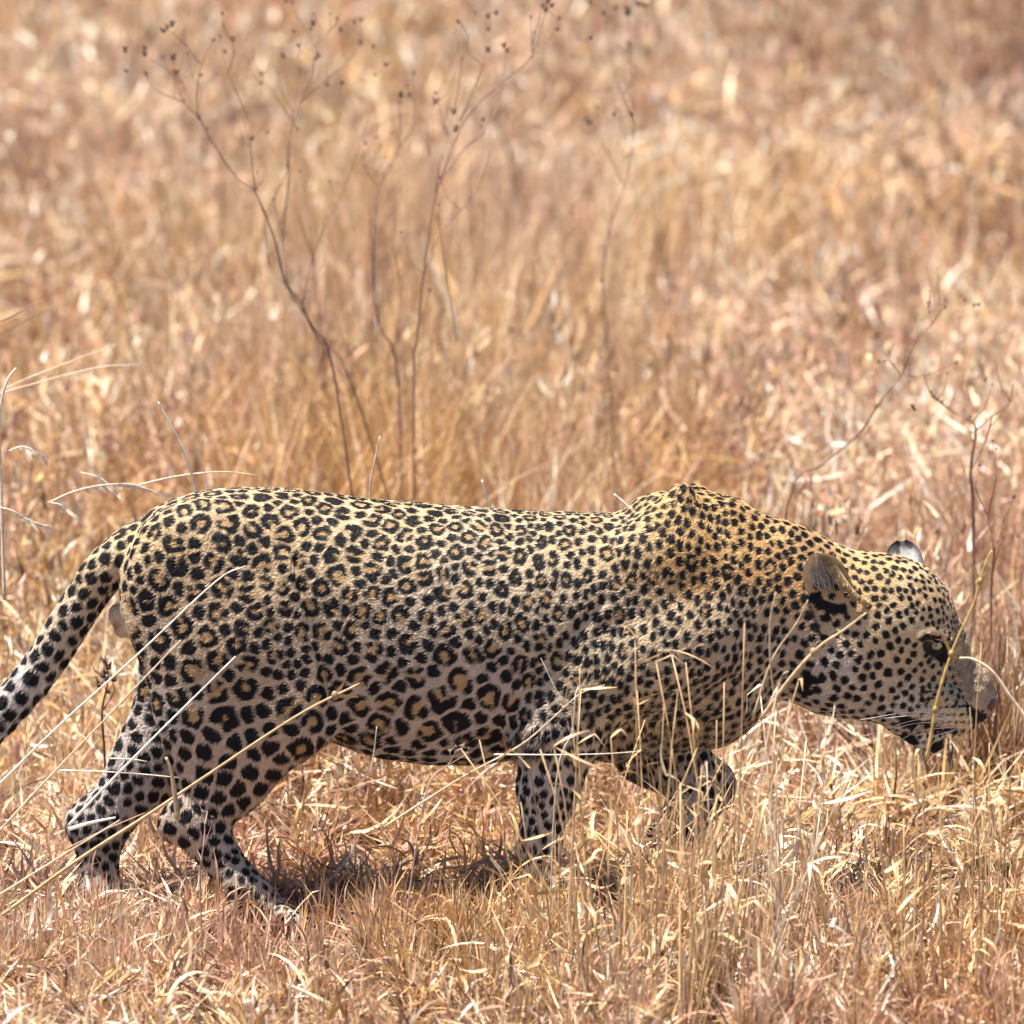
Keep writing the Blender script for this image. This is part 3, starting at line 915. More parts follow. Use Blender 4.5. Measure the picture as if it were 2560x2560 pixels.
def rim_hair(curve, n, seed):
    r = random.Random(seed); m = Mesher()
    for _ in range(n):
        i = r.uniform(0, len(curve) - 1.01); a = int(i); q = Vector(curve[a]) * (1 - i + a) + Vector(curve[a + 1]) * (i - a)
        q = q + Vector((r.uniform(-1, 1), -abs(r.gauss(0, .6)), r.uniform(-1, 1))) * .003
        d = Vector((-.5 + r.uniform(-.4, .4), -.35 + r.uniform(-.4, .2), r.uniform(-.9, .5))).normalized() * r.uniform(.006, .012)
        j_ = r.uniform(.6, 1.2); c = [x * j_ for x in (.66, .50, .29)]
        m.add(tube([q, q + d * .6, q + d], [.0006, .0005, .00015], 3), c)
    m.build('rim_hair', M_EAR, e1_[0])['kind'] = 'stuff'
rim_hair(rim, 420, 5)

# ================================================================== GRASS
PAL = {'pink': (.62, .385, .290), 'gold': (.66, .425, .195), 'straw': (.86, .655, .45), 'brown': (.16, .088, .062), 'grey': (.38, .29, .23), 'rust': (.46, .24, .11), 'white': (.94, .86, .76)}
PK = list(PAL)
PC = np.array([PAL[k] for k in PK]) * np.array([.93, .885, .81])

def blades(name, x, y, z0, length, width, tilt, az, curl, segs, colw, taper=1.0, twist=None, label='', col_jit=.25, kind='stuff'):
    """ribbon blades; all arrays of length n. tilt = lean from vertical at the root, curl = extra lean by the tip"""
    px_, _ = proj(np.stack([x, y, x * 0], -1))
    paw = ((px_ > 590) & (px_ < 790) & (y > -.50) & (y < -.07)) | ((px_ > 190) & (px_ < 370) & (y > -.10) & (y < .12)) | ((px_ > 1340) & (px_ < 1520) & (y > -.2) & (y < -.05))
    kp = ~(paw & (rng.random(len(x)) < .88))                  # grass pressed down round the paws
    x, y = x[kp], y[kp]
    z0, length, width, tilt, az, curl = (np.asarray(v)[kp] for v in (z0, length, width, tilt, az, curl))
    colw = colw[kp]
    n = len(x)
    pos = np.zeros((n, segs + 1, 3)); side = np.zeros((n, segs + 1, 3))
    p = np.stack([x, y, ground_z(x, y) + z0], -1)
    step = (length / segs)[:, None]
    wob = rng.normal(size=(n,)) * .5
    if twist is None: twist = rng.uniform(0, math.pi, n)
    for s in range(segs + 1):
        pos[:, s] = p
        f = s / segs
        th = tilt + curl * f
        a = az + wob * f
        d = np.stack([np.sin(th) * np.cos(a), np.sin(th) * np.sin(a), np.cos(th)], -1)
        h = np.stack([-np.sin(a), np.cos(a), np.zeros(n)], -1)
        k = np.cross(d, h)
        side[:, s] = h * np.cos(twist + f * .8)[:, None] + k * np.sin(twist + f * .8)[:, None]
        p = p + d * step
    pos[:, :, 2] = np.maximum(pos[:, :, 2], .002)
    w = width[:, None] * .5 * np.interp(np.arange(segs + 1) / segs, [0, .3, 1], [.8, 1, 1 - .8 * taper])[None]
    wl = side * w[:, :, None]
    nv = 2 * segs + 1
    co = np.zeros((n, nv, 3), np.float32)
    co[:, 0:2 * segs:2] = pos[:, :segs] - wl[:, :segs]
    co[:, 1:2 * segs:2] = pos[:, :segs] + wl[:, :segs]
    co[:, 2 * segs] = pos[:, segs]
    loops = []
    tot = []
    for s in range(segs - 1):
        loops += [2 * s, 2 * s + 1, 2 * s + 3, 2 * s + 2]; tot.append(4)
    loops += [2 * segs - 2, 2 * segs - 1, 2 * segs]; tot.append(3)
    loops = np.array(loops); tot = np.array(tot)
    LL = (np.arange(n)[:, None] * nv + loops[None]).ravel()
    T = np.tile(tot, n); ST = np.concatenate([[0], np.cumsum(T)[:-1]])
    cw = np.cumsum(colw / colw.sum(1, keepdims=True), 1)
    ci = (rng.random(n)[:, None] > cw).sum(1).clip(0, len(PK) - 1)
    c = PC[ci] * (1 + rng.uniform(-col_jit, col_jit, n))[:, None] * (1 + rng.uniform(-.06, .06, (n, 3)))
    cc = np.repeat(c[:, None], nv, 1)
    o = big_mesh(name, co.reshape(-1, 3), LL, ST, T, M_GRASS, np.clip(cc.reshape(-1, 3), 0, .9))
    tag(o, label, None, None, kind)
    return o

def clump(x, y, cell, amt):
    """draw plants towards scattered crowns so the cover grows in tufts with gaps"""
    i, j = np.floor(x / cell).astype(np.int64), np.floor(y / cell).astype(np.int64)
    best = np.full(len(x), 1e9); bx = x.copy(); by = y.copy()
    for di in (-1, 0, 1):
        for dj in (-1, 0, 1):
            a, b = i + di, j + dj
            cx = (a + hash3(a, b, a * 0, 5)) * cell; cy = (b + hash3(a, b, a * 0, 6)) * cell
            d = np.hypot(x - cx, y - cy); m = d < best
            best[m] = d[m]; bx[m] = cx[m]; by[m] = cy[m]
    f = amt * sstep(0, cell * .5, best) + .15 * amt
    return x + (bx - x) * f, y + (by - y) * f

def zone(n, y0, y1, fall=0.0, margin=.45, xr=None):
    """ground positions filling the view between depths y0..y1 with a margin either side"""
    ys = np.linspace(y0, y1, 400)
    half = (ys - CAM[1]) * (0.75 / DIST) + margin + np.clip(ys, 0, None) * .03
    dens = half / (1 + np.clip(ys, 0, None) * fall)
    cdf = np.cumsum(dens); cdf /= cdf[-1]
    y = np.interp(rng.random(n), cdf, ys) + rng.normal(size=n) * .01
    h = np.interp(y, ys, half)
    x = rng.uniform(-1, 1, n) * h
    if xr is not None:
        k = (x / h * 1 > xr[0]) & (x / h < xr[1])
        x, y = x[k], y[k]
    return clump(x, y, .13, .5)

def mixw(x, y, **base):
    """palette weights that drift over the ground in patches"""
    n = len(x)
    w = np.tile(np.array([base.get(k, 0.0) for k in PK]), (n, 1))
    p = np.stack([x, y * .28, np.zeros(n)], -1)
    a = noise3(p, .42, 61) + .4 * noise3(p, .15, 64); b = noise3(p, .33, 62) + .4 * noise3(p, .12, 65); c = noise3(p, .28, 63)
    w[:, PK.index('pink')] *= np.clip(1 + 1.1 * a, .1, 3)
    w[:, PK.index('gold')] *= np.clip(1 - 1.2 * a, .05, 3)
    w[:, PK.index('straw')] *= np.clip(1 + 1.0 * b, .1, 3)
    w[:, PK.index('brown')] *= np.clip(1 + 1.8 * c, .1, 4)
    w[:, PK.index('white')] *= np.clip(1 + 1.2 * b, .1, 3)
    return w

def gauss(x, y, cx, cy, sx, sy):
    return np.exp(-((x - cx) / sx) ** 2 - ((y - cy) / sy) ** 2)

U = rng.uniform
# broken straw lying on the soil, near
x, y = zone(125000, -1.25, 3.2, .10)
n = len(x)
blades('straw_litter', x, y, rng.random(n) ** 1.6 * .055, U(.025, .10, n), U(.0020, .0048, n), U(.8, 1.85, n), U(0, 6.283, n), rng.normal(size=n) * .4, 3,
       mixw(x, y, pink=.9, gold=.6, straw=1.2, brown=.85, grey=.15, rust=.1, white=.55), label='short broken straw lying over the ground around the leopard')
# short stubble
x, y = zone(60000, -1.25, 3.5, .1)
n = len(x)
blades('stubble', x, y, np.zeros(n), U(.03, .12, n), U(.002, .004, n), np.abs(rng.normal(size=n)) * .45, U(0, 6.283, n), U(-.6, 1.0, n), 3,
       mixw(x, y, pink=1.0, gold=.7, straw=.7, brown=.4, grey=.2, rust=.15, white=.1), label='short upright stubble of dry grass around the leopard')
# curled dry leaves
x, y = zone(26000, -1.25, 4.5, .1)
n = len(x)
blades('curled_leaves', x, y, rng.random(n) * .07, U(.03, .10, n), U(.0035, .0075, n), U(.3, 1.5, n), U(0, 6.283, n), rng.choice([-1, 1], n) * U(.3, 2.1, n), 5,
       mixw(x, y, pink=.9, gold=.6, straw=1.0, brown=.2, grey=.15, white=.35, rust=.12), label='curled dead leaves among the straw')
# taller grass standing behind
x, y = zone(62000, .9, 14.5, .16, .35)
x, y = clump(x, y, .30, .45)
n = len(x)
pp = np.stack([x, y * .7, np.zeros(n)], -1)
hh = (.15 + .11 * noise3(pp, .5, 71) + .06 * sstep(6, 11, y)).clip(.05, .4) * U(.5, 1.25, n)
blades('standing_grass', x, y, np.zeros(n), hh, U(.0026, .0065, n) * (1 + y * .11), np.abs(rng.normal(size=n)) * .28, U(0, 6.283, n), np.abs(rng.normal(size=n)) * .7, 4,
       mixw(x, y, pink=1.1, gold=1.0, straw=.8, brown=.42, grey=.12, white=.20, rust=.12), label='dense standing dry grass behind the leopard', col_jit=.3)
# tall golden clumps rising behind the back
def clumps(name, cents, per, label, **w):
    X, Y, H = [], [], []
    for (px, yy, sx, h, k) in cents:
        m = int(per * k * .42)
        cx = P(px, 1280, yy)[0]
        X.append(cx + rng.normal(size=m) * sx); Y.append(yy + rng.normal(size=m) * sx * 1.2); H.append(h * rng.uniform(.2, .9, m))
    x, y, h = np.concatenate(X), np.concatenate(Y), np.concatenate(H)
    x, y = clump(x, y, .09, .6)
    n = len(x)
    blades(name, x, y, np.zeros(n), h, U(.0022, .0050, n) * (1 + y * .06), np.abs(rng.normal(size=n)) * .24, U(0, 6.283, n), np.abs(rng.normal(size=n)) * .55, 5,
           mixw(x, y, **w), label=label, col_jit=.3)
clumps('tall_grass', [(760, 2.6, .13, .52, 1), (1000, 3.0, .14, .60, 1.4), (1180, 3.2, .12, .46, 3.6), (1400, 2.8, .12, .40, 3.8), (1560, 2.4, .08, .32, 1.6), (1560, 3.6, .15, .50, 1.1), (900, 4.4, .2, .62, 1.5), (1250, 5.0, .2, .64, 1.5),
        (560, 3.6, .15, .50, 1), (350, 3.0, .15, .42, 1), (150, 3.4, .15, .45, 1), (1000, 6.2, .25, .62, 1.4), (1450, 6.6, .25, .55, 1), (700, 6.0, .2, .55, 1), (60, 2.2, .12, .4, .7), (2150, 6.5, .2, .4, .8), (350, 7.5, .2, .45, .7)],
        1500, 'tall golden grass rising in tufts behind the leopard', gold=1.5, pink=.6, straw=.8, brown=.28, rust=.15, white=.12)
clumps('brown_brush', [(2430, 1.8, .08, .26, 2.2), (2530, 1.3, .07, .36, 2.2), (2350, 1.0, .06, .22, 1.4), (2500, .8, .05, .40, 1.6), (2240, 1.6, .06, .2, 1.0), (2560, 2.4, .10, .38, 2.2), (2250, 2.0, .10, .22, .6), (40, 7.5, .25, .5, 1), (160, 9.5, .3, .5, 1), (2500, 9.5, .3, .5, 1.2), (2300, 11, .3, .5, 1), (1500, 12, .4, .5, 1)],
        1000, 'darker brown brushy growth at the right behind the head', brown=2.6, pink=.7, rust=.5, straw=.25, gold=.1)
# fallen straws caught across the tops of the grass, pointing every way
x, y = zone(52000, .5, 12.5, .34, .35)
x, y = clump(x, y, .18, .4)
n = len(x)
pp = np.stack([x, y * .7, np.zeros(n)], -1)
hz = (.10 + .08 * noise3(pp, .5, 71)).clip(.02, .4) * U(.1, 1.6, n)
blades('fallen_straws', x, y, hz, U(.04, .17, n), U(.0024, .0058, n) * (1 + y * .09), U(.35, 1.9, n), U(0, 6.283, n), rng.normal(size=n) * .7, 4,
       mixw(x, y, pink=.8, gold=.8, straw=1.7, white=.7, brown=.35, grey=.1, rust=.05), label='fallen straws leaning across the grass behind the leopard', col_jit=.3)
# pale seed husks on the grass tops behind
x, y = zone(62000, .6, 13.0, .34, .35)
x, y = clump(x, y, .22, .5)
n = len(x)
pp = np.stack([x, y * .7, np.zeros(n)], -1)
hz = (.16 + .12 * noise3(pp, .5, 71)).clip(.03, .5) * U(.1, 1.5, n)
blades('seed_husks', x, y, hz, U(.012, .045, n) * (1 + y * .05), (.003 + .007 * rng.random(n) ** 2) * (1 + y * .08), np.abs(rng.normal(size=n)) * .5, U(0, 6.283, n), U(-1, 1, n), 2,
       mixw(x, y, pink=1.0, gold=.6, straw=1.3, white=.6, brown=.4, grey=.10, rust=.08), taper=1, label='pale seed husks on the tops of the grass behind the leopard', col_jit=.35)
# foreground stems on the right
x, y = zone(20000, -1.25, -.20, 0, .3)
k = (rng.random(len(x)) < sstep(-.05, .22, x + noise3(np.stack([x, y, y * 0], -1), .2, 75) * .12))
x, y = x[k], y[k]; n = len(x)
x, y = clump(x, y, .10, .6)
tallz = np.exp(-((x - .22) / .22) ** 2) * sstep(-.75, -.3, y)
blades('foreground_grass', x, y, np.zeros(n), (U(.05, .17, n) + .19 * tallz * U(.3, 1, n) * (rng.random(n) < .6)), U(.0026, .0060, n), np.abs(rng.normal(size=n)) * .26, U(0, 6.283, n), rng.normal(size=n) * .8, 5,
       mixw(x, y, pink=1.0, gold=1.1, straw=1.1, brown=.3, white=.25, rust=.15), label='upright golden grass in the right foreground', col_jit=.3)
x, y = zone(15000, -.60, -.16, 0, .3)
k = x < .1
x, y = clump(x[k], y[k], .07, .6); n = len(x)
blades('front_fringe', x, y, np.zeros(n), U(.04, .13, n), U(.002, .0045, n), np.abs(rng.normal(size=n)) * .5, U(0, 6.283, n), rng.normal(size=n) * .6, 4,
       mixw(x, y, pink=.9, gold=.7, straw=1.1, brown=.7, white=.4, rust=.1), label='tangled stubble just in front of the paws', col_jit=.3)
x, y = zone(9000, -1.15, -.15, 0, .3)
k = (rng.random(len(x)) < sstep(-.1, .2, x)); x, y = x[k], y[k]; n = len(x)
tallz = np.exp(-((x - .22) / .22) ** 2) * sstep(-.75, -.3, y)
blades('broken_leaves', x, y, U(.02, .12, n) + .14 * tallz * rng.random(n) * (rng.random(n) < .4), U(.03, .09, n), U(.002, .0058, n), U(.2, 2.6, n), U(0, 6.283, n), rng.normal(size=n) * 1.1, 4,
       mixw(x, y, pink=.9, gold=.7, straw=1.3, brown=.2, white=.5, rust=.1), label='broken pale leaves hanging in the foreground grass', col_jit=.3)

# the same cover carried on round about, as tufts scattered by geometry nodes
def grass_beyond():
    srcs = []
    for v in range(4):
        n = 260
        xx = rng.normal(size=n) * .13; yy = rng.normal(size=n) * .13
        o = blades('tuft_source', xx, yy - 50, np.zeros(n), U(.03, .20, n), U(.003, .0065, n), np.abs(rng.normal(size=n)) * .85, U(0, 6.283, n), rng.normal(size=n) * .9, 3,
                   mixw(xx + v * 3.1, yy, pink=1.1, gold=.9, straw=1.2, brown=.4, grey=.15, white=.25, rust=.1), label=None, col_jit=.3, kind=None)
        me = o.data
        co = np.zeros(len(me.vertices) * 3, np.float32); me.vertices.foreach_get('co', co); co = co.reshape(-1, 3)
        co[:, 1] += 50; co[:, 2] -= float(ground_z(np.array([0.0]), np.array([-50.0]))[0])
        me.vertices.foreach_set('co', co.ravel()); me.update()
        SC.collection.objects.unlink(o); srcs.append(o)
    ys = rng.uniform(-9, 42, 60000); xs = rng.uniform(-16, 16, 60000)
    half = (ys - CAM[1]) * (0.75 / DIST) + .45 + np.clip(ys, 0, None) * .03
    inside = (np.abs(xs) < half - .02) & (ys > -1.2) & (ys < 13.4)
    keep = ~inside & (rng.random(60000) < np.where(ys > 20, .6, 1)) & (np.hypot(xs - CAM[0], ys - CAM[1]) > 3.2)
    xs, ys = xs[keep], ys[keep]
    n = len(xs)
    me = bpy.data.meshes.new('distant_grass')
    me.vertices.add(n)
    me.vertices.foreach_set('co', np.stack([xs, ys, ground_z(xs, ys)], -1).astype(np.float32).ravel())
    for nm, v in (('rz', U(0, 6.283, n)), ('sc', U(.7, 1.5, n) * np.where((ys > -3.0) & (ys < -.9), .42, 1))):
        a = me.attributes.new(nm, 'FLOAT', 'POINT'); a.data.foreach_set('value', v.astype(np.float32))
    a = me.attributes.new('pick', 'INT', 'POINT'); a.data.foreach_set('value', rng.integers(0, 4, n).astype(np.int32))
    me.materials.append(M_GRASS)
    o = link(bpy.data.objects.new('distant_grass', me))
    tag(o, 'dry grass carrying on to both sides and into the distance', None, None, 'stuff')
    ng = bpy.data.node_groups.new('scatter_tufts', 'GeometryNodeTree')
    ng.interface.new_socket('Geometry', in_out='INPUT', socket_type='NodeSocketGeometry')
    ng.interface.new_socket('Geometry', in_out='OUTPUT', socket_type='NodeSocketGeometry')
    N, L = ng.nodes, ng.links
    gi, go = N.new('NodeGroupInput'), N.new('NodeGroupOutput')
    g2i = N.new('GeometryNodeGeometryToInstance')
    for sobj in srcs:
        oi = N.new('GeometryNodeObjectInfo'); oi.inputs[0].default_value = sobj
        oi.inputs['As Instance'].default_value = False
        g = N.new('GeometryNodeGeometryToInstance'); L.new(oi.outputs['Geometry'], g.inputs[0])
        if sobj is srcs[0]: jn = N.new('GeometryNodeJoinGeometry')
        L.new(g.outputs[0], jn.inputs[0])
    N.remove(g2i)
    ip = N.new('GeometryNodeInstanceOnPoints')
    L.new(gi.outputs[0], ip.inputs['Points']); L.new(jn.outputs[0], ip.inputs['Instance'])
    ip.inputs['Pick Instance'].default_value = True
    def at(name, ty):
        q = N.new('GeometryNodeInputNamedAttribute'); q.data_type = ty; q.inputs['Name'].default_value = name
        return [s_ for s_ in q.outputs if s_.enabled][0]
    L.new(at('pick', 'INT'), ip.inputs['Instance Index'])
    cx = N.new('ShaderNodeCombineXYZ'); L.new(at('rz', 'FLOAT'), cx.inputs['Z'])
    er = N.new('FunctionNodeEulerToRotation'); L.new(cx.outputs[0], er.inputs[0])
    L.new(er.outputs[0], ip.inputs['Rotation'])
    L.new(at('sc', 'FLOAT'), ip.inputs['Scale'])
    L.new(ip.outputs[0], go.inputs[0])
    md = o.modifiers.new('scatter', 'NODES'); md.node_group = ng
grass_beyond()

# ================================================================== PLANTS AND STALKS ONE CAN TELL APART
TW = (.23, .135, .10); TWG = (.36, .22, .12); STRAW = (.76, .60, .43); GOLD = (.58, .39, .20); PALE = (.88, .80, .66)

def cp(lst, fx=.7764, ox=250, oy=0):
    """points read off an enlarged part of the photograph"""
    return [(ox + a * fx, oy + b * fx) for a, b in lst]

def head_lump(m, c, r, col, rnd):
    """a small dry flower head: a cup of bracts round a knob"""
    m.add(sphere(c, r * .5, 1.2, 1, .8, 6, 4), col)
    for k in range(6):
        an = k * 1.047 + rnd.random()
        d = Vector((math.cos(an), math.sin(an), rnd.uniform(.2, 1.6))).normalized()
        s_ = d.cross(Vector((0, 0, 1))).normalized() * r * .45
        a = Vector(c) + d * r * .6; b = Vector(c) + d * r * rnd.uniform(1.5, 2.2)
        m.add(([a - s_, a + s_, b], [(0, 1, 2)]), [x * 1.2 for x in col])

def weed(label, y, main, branches, heads, base_px, r0=.0019, col=TW, hr=.0058, group='dead weeds behind the leopard', root_y=None):
    """main/branches: lists of photo pixels; the stem is rooted on the soil at base_px"""
    rnd = random.Random(int(base_px * 7 + y * 100))
    bx = P(base_px, 1500, y)[0]
    root = link(bpy.data.objects.new('dead_weed', None)); root.location = (bx, y, 0); root.empty_display_size = .05
    tag(root, label, 'dead weed', group)
    o = np.array([bx, y, 0.0])
    gz = float(ground_z(np.array([bx]), np.array([y]))[0])
    pts = [np.array([bx, y, gz - .01])] + [P(a, b, y + rnd.uniform(-.02, .02)) for a, b in main]
    pts = catmull(pts, 4)
    rr = list(np.linspace(r0, r0 * .35, len(pts)))
    vs, fs = tube([p - o for p in pts], rr, 6)
    new_mesh('stem', vs, fs, M_TWIG, root, True, np.tile(np.array(col, np.float32), (len(vs), 1)))
    for br in branches:
        pt = catmull([P(a, b, y + (rnd.uniform(-.05, .05) if i else 0)) for i, (a, b) in enumerate(br)], 4)
        vs, fs = tube([p - o for p in pt], list(np.linspace(r0 * .55, r0 * .22, len(pt))), 5)
        new_mesh('branch', vs, fs, M_TWIG, root, True, np.tile(np.array(col, np.float32) * rnd.uniform(.8, 1.3), (len(vs), 1)))
    for br in branches + [main]:
        for _ in range(4 if br is main else 2):
            k_ = rnd.randint(0, len(br) - 2); f_ = rnd.random()
            a0 = br[k_][0] * (1 - f_) + br[k_ + 1][0] * f_; b0 = br[k_][1] * (1 - f_) + br[k_ + 1][1] * f_
            if b0 > 1250: continue
            L_ = rnd.uniform(30, 110); dx = rnd.uniform(-.7, .7)
            tip = (a0 + dx * L_, b0 - L_)
            y1 = y + rnd.uniform(-.06, .06)
            pt = catmull([P(a0, b0, y), P(a0 + dx * L_ * .65, b0 - L_ * .4, (y + y1) / 2), P(*tip, y1)], 3)
            vs, fs = tube([p - o for p in pt], list(np.linspace(r0 * .3, r0 * .14, len(pt))), 4)
            new_mesh('twig', vs, fs, M_TWIG, root, True, np.tile(np.array(col, np.float32) * rnd.uniform(.8, 1.3), (len(vs), 1)))
            if rnd.random() < .45 and hr > .003:
                m = Mesher(); head_lump(m, P(*tip, y1) - o, hr * rnd.uniform(.4, .7), tuple(x * .5 for x in col), rnd)
                m.build('seed_head', M_TWIG, root)
    for (a, b) in heads:
        f_ = rnd.uniform(.28, .6); m = Mesher(); head_lump(m, P(a, b, y + rnd.uniform(-.04, .04)) - o, hr * rnd.uniform(.75, 1.25), tuple(x * f_ for x in col), rnd)
        m.build('seed_head', M_TWIG, root)
    return root

weed('tall dead weed left of centre with a bowed stem bending out to the left', 1.5,
     cp([(760, 1240), (690, 1060), (600, 920), (565, 780), (500, 620), (430, 560), (330, 400), (312, 310), (330, 200), (365, 130)]),
     [cp([(322, 205), (270, 140), (220, 95)]), cp([(500, 620), (482, 450), (470, 370), (415, 240), (403, 170)]), cp([(322, 380), (270, 330), (240, 240)]),
      cp([(600, 920), (545, 850), (530, 700), (510, 640)]), cp([(410, 240), (430, 180), (428, 130)]), cp([(270, 330), (180, 290), (145, 240)]), cp([(270, 330), (262, 260), (145, 180)])],
     cp([(215, 92), (232, 82), (205, 100), (145, 178), (80, 165), (235, 190), (150, 242), (85, 230), (365, 130), (403, 170), (428, 130), (500, 610), (318, 382), (490, 450), (245, 238), (145, 160)]), 960)
weed('tall dead weed at centre left, forking near the top into fine twigs', 1.8,
     cp([(820, 1260), (700, 1090), (650, 980), (600, 900), (590, 760), (606, 600), (612, 430), (645, 330), (678, 260), (690, 190)]),
     [cp([(612, 430), (640, 250), (640, 150)]), cp([(678, 260), (690, 150), (640, 60), (615, 10)]), cp([(645, 330), (760, 230), (830, 160), (840, 70)]), cp([(600, 760), (560, 650), (600, 560), (606, 500)]),
      cp([(650, 980), (690, 860), (640, 700), (620, 600)]), cp([(690, 150), (740, 100), (765, 65)]), cp([(650, 980), (700, 780), (790, 600), (880, 330)]), cp([(640, 420), (560, 300), (520, 240)])],
     cp([(695, 190), (705, 180), (680, 95), (685, 80), (620, 8), (600, 5), (762, 62), (775, 100), (820, 72), (842, 66), (840, 140), (880, 152), (590, 182), (520, 238), (780, 270), (730, 275), (920, 210), (520, 270), (640, 150), (970, 310)]), 1130)
weed('tall dead weed right of centre leaning right to a dark seed cluster', 1.6,
     cp([(1010, 1240), (1020, 1100), (1045, 850), (1070, 680), (1100, 570), (1180, 380), (1300, 260), (1390, 180), (1440, 20)]),
     [cp([(1080, 620), (1100, 500), (1140, 360), (1165, 190), (1155, 80)]), cp([(1110, 560), (1180, 470), (1235, 430), (1290, 300), (1310, 150)]), cp([(1150, 1100), (1110, 850), (1090, 700), (1075, 640)]),
      cp([(1390, 190), (1395, 120), (1420, 40)]), cp([(1160, 390), (1230, 220), (1255, 100)]), cp([(1165, 190), (1185, 120), (1160, 70)]), cp([(1060, 500), (1055, 420), (1080, 300)]), cp([(1390, 180), (1450, 120), (1480, 60)]), cp([(1040, 900), (1090, 760), (1210, 620), (1260, 480)])],
     cp([(1440, 12), (1455, 20), (1425, 22), (1445, 2), (1435, 35), (1250, 55), (1252, 95), (1275, 45), (1300, 150), (1310, 165), (1140, 362), (1080, 300), (1080, 330), (1480, 60), (1475, 95), (1580, 122), (1155, 72), (1250, 165), (1655, 370), (1712, 372), (1145, 420)]), 1030)
weed('thin dead weed with two straight stems standing between the taller ones', 2.2,
     cp([(960, 1230), (900, 1050), (880, 880), (885, 700), (900, 600), (960, 480), (965, 340)]),
     [cp([(880, 880), (870, 700), (890, 450)]), cp([(900, 600), (850, 540), (855, 470)]), cp([(960, 480), (1010, 400), (1010, 240)]), cp([(960, 1100), (965, 900), (940, 760), (980, 560)])],
     cp([(965, 335), (890, 445), (855, 465), (1010, 238), (995, 310), (885, 245)]), 1010, r0=.0022, hr=.0045)
weed('dead weed at the frame top, right of centre, with a few dark round heads', 2.6,
     cp([(1640, 1230), (1620, 900), (1650, 700), (1690, 600), (1720, 400), (1700, 50)]),
     [cp([(1720, 400), (1660, 250), (1620, 40)]), cp([(1700, 200), (1760, 100), (1755, 20)]), cp([(1690, 600), (1600, 430), (1580, 400)])],
     cp([(1700, 45), (1698, 30), (1620, 45), (1580, 10), (1755, 18), (1735, 15), (1660, 25), (1575, 395)]), 1560, r0=.0018, hr=.0085)
c3 = lambda l: [(1900 + a * .3416, 700 + b * .3416) for a, b in l]
weed('thin leaning weed on the right above the neck with small dark buds', 1.3,
     c3([(200, 1650), (460, 1350), (720, 1130), (900, 860), (1030, 700), (1100, 530), (1180, 400), (1260, 320), (1340, 210)]),
     [c3([(1260, 320), (1240, 250), (1230, 180)]), c3([(1030, 700), (960, 600), (900, 590)]), c3([(1030, 700), (1200, 700), (1440, 600)])],
     c3([(1365, 150), (1355, 205), (1500, 155), (1570, 190), (1600, 185), (910, 600), (870, 605), (1230, 170), (1240, 240), (1440, 610)]), 1900, r0=.0022, hr=.0035)
weed('knobbly dark weed on the right above the ear with a hooked dry pod', 1.2,
     c3([(1560, 1750), (1540, 1400), (1580, 1100), (1520, 1010), (1400, 960), (1330, 900)]),
     [c3([(1330, 900), (1270, 860), (1240, 810)]), c3([(1580, 1100), (1720, 980), (1830, 900), (1850, 780)]), c3([(1540, 1400), (1640, 1200), (1700, 1000)])],
     c3([(1330, 900), (1300, 880), (1270, 855), (1250, 820), (1130, 950), (1120, 930), (1530, 1020), (1650, 740)]), 2440, r0=.003, hr=.0045)
weed('reddish brown twiggy weed at the right edge beside the far ear', .9,
     [(2478, 1500), (2485, 1380), (2470, 1290), (2490, 1200), (2482, 1110)],
     [[(2485, 1380), (2510, 1300), (2535, 1250)], [(2470, 1290), (2440, 1220), (2450, 1170)], [(2478, 1450), (2500, 1360), (2520, 1330), (2545, 1340)]],
     [(2482, 1105), (2535, 1245), (2450, 1165), (2545, 1340)], 2480, r0=.0022, col=(.24, .12, .09), hr=.004)
# little forbs in front
weed('small pale branching weed rising in front of the belly', -.42, [(1060, 2000), (1119, 1914), (1142, 1876)],
     [[(1119, 1914), (1150, 1895), (1166, 1885)], [(1130, 1895), (1125, 1880), (1136, 1868)], [(1142, 1876), (1160, 1868), (1172, 1872)]],
     [(1138, 1867), (1156, 1866), (1166, 1884), (1173, 1874), (1124, 1878)], 990, r0=.0014, col=(.46, .33, .27), hr=.003, group='small weeds in front of the leopard')
weed('small pinkish weed beside the rear hock', -.38, [(500, 2200), (508, 2120), (512, 2060), (500, 2015)],
     [[(508, 2120), (525, 2075), (530, 2050)], [(512, 2060), (518, 2030), (516, 2010)], [(505, 2150), (490, 2120), (478, 2100)]],
     [(500, 2012), (516, 2008), (530, 2045), (478, 2098), (508, 2030)], 505, r0=.0013, col=(.42, .27, .25), hr=.0034, group='small weeds in front of the leopard')
weed('forked grey twig in front of the elbow', -.45, [(1390, 1960), (1430, 1830), (1438, 1740), (1445, 1715), (1430, 1690)],
     [[(1445, 1725), (1465, 1700), (1480, 1665)], [(1438, 1760), (1400, 1740), (1352, 1645)]],
     [(1430, 1686), (1425, 1672), (1440, 1678)], 1370, r0=.0014, col=(.62, .52, .40), hr=.0026, group='small weeds in front of the leopard')
weed('dark dry weed behind the rear legs with withered leaves', .35, [(262, 1900), (255, 1780), (270, 1700), (262, 1640)],
     [[(255, 1780), (285, 1730), (280, 1700)], [(270, 1700), (240, 1680), (230, 1660)]],
     [(258, 1690), (266, 1700), (272, 1670), (262, 1655), (285, 1700), (270, 1730), (250, 1715)], 262, r0=.0022, col=(.09, .05, .045), hr=.007)

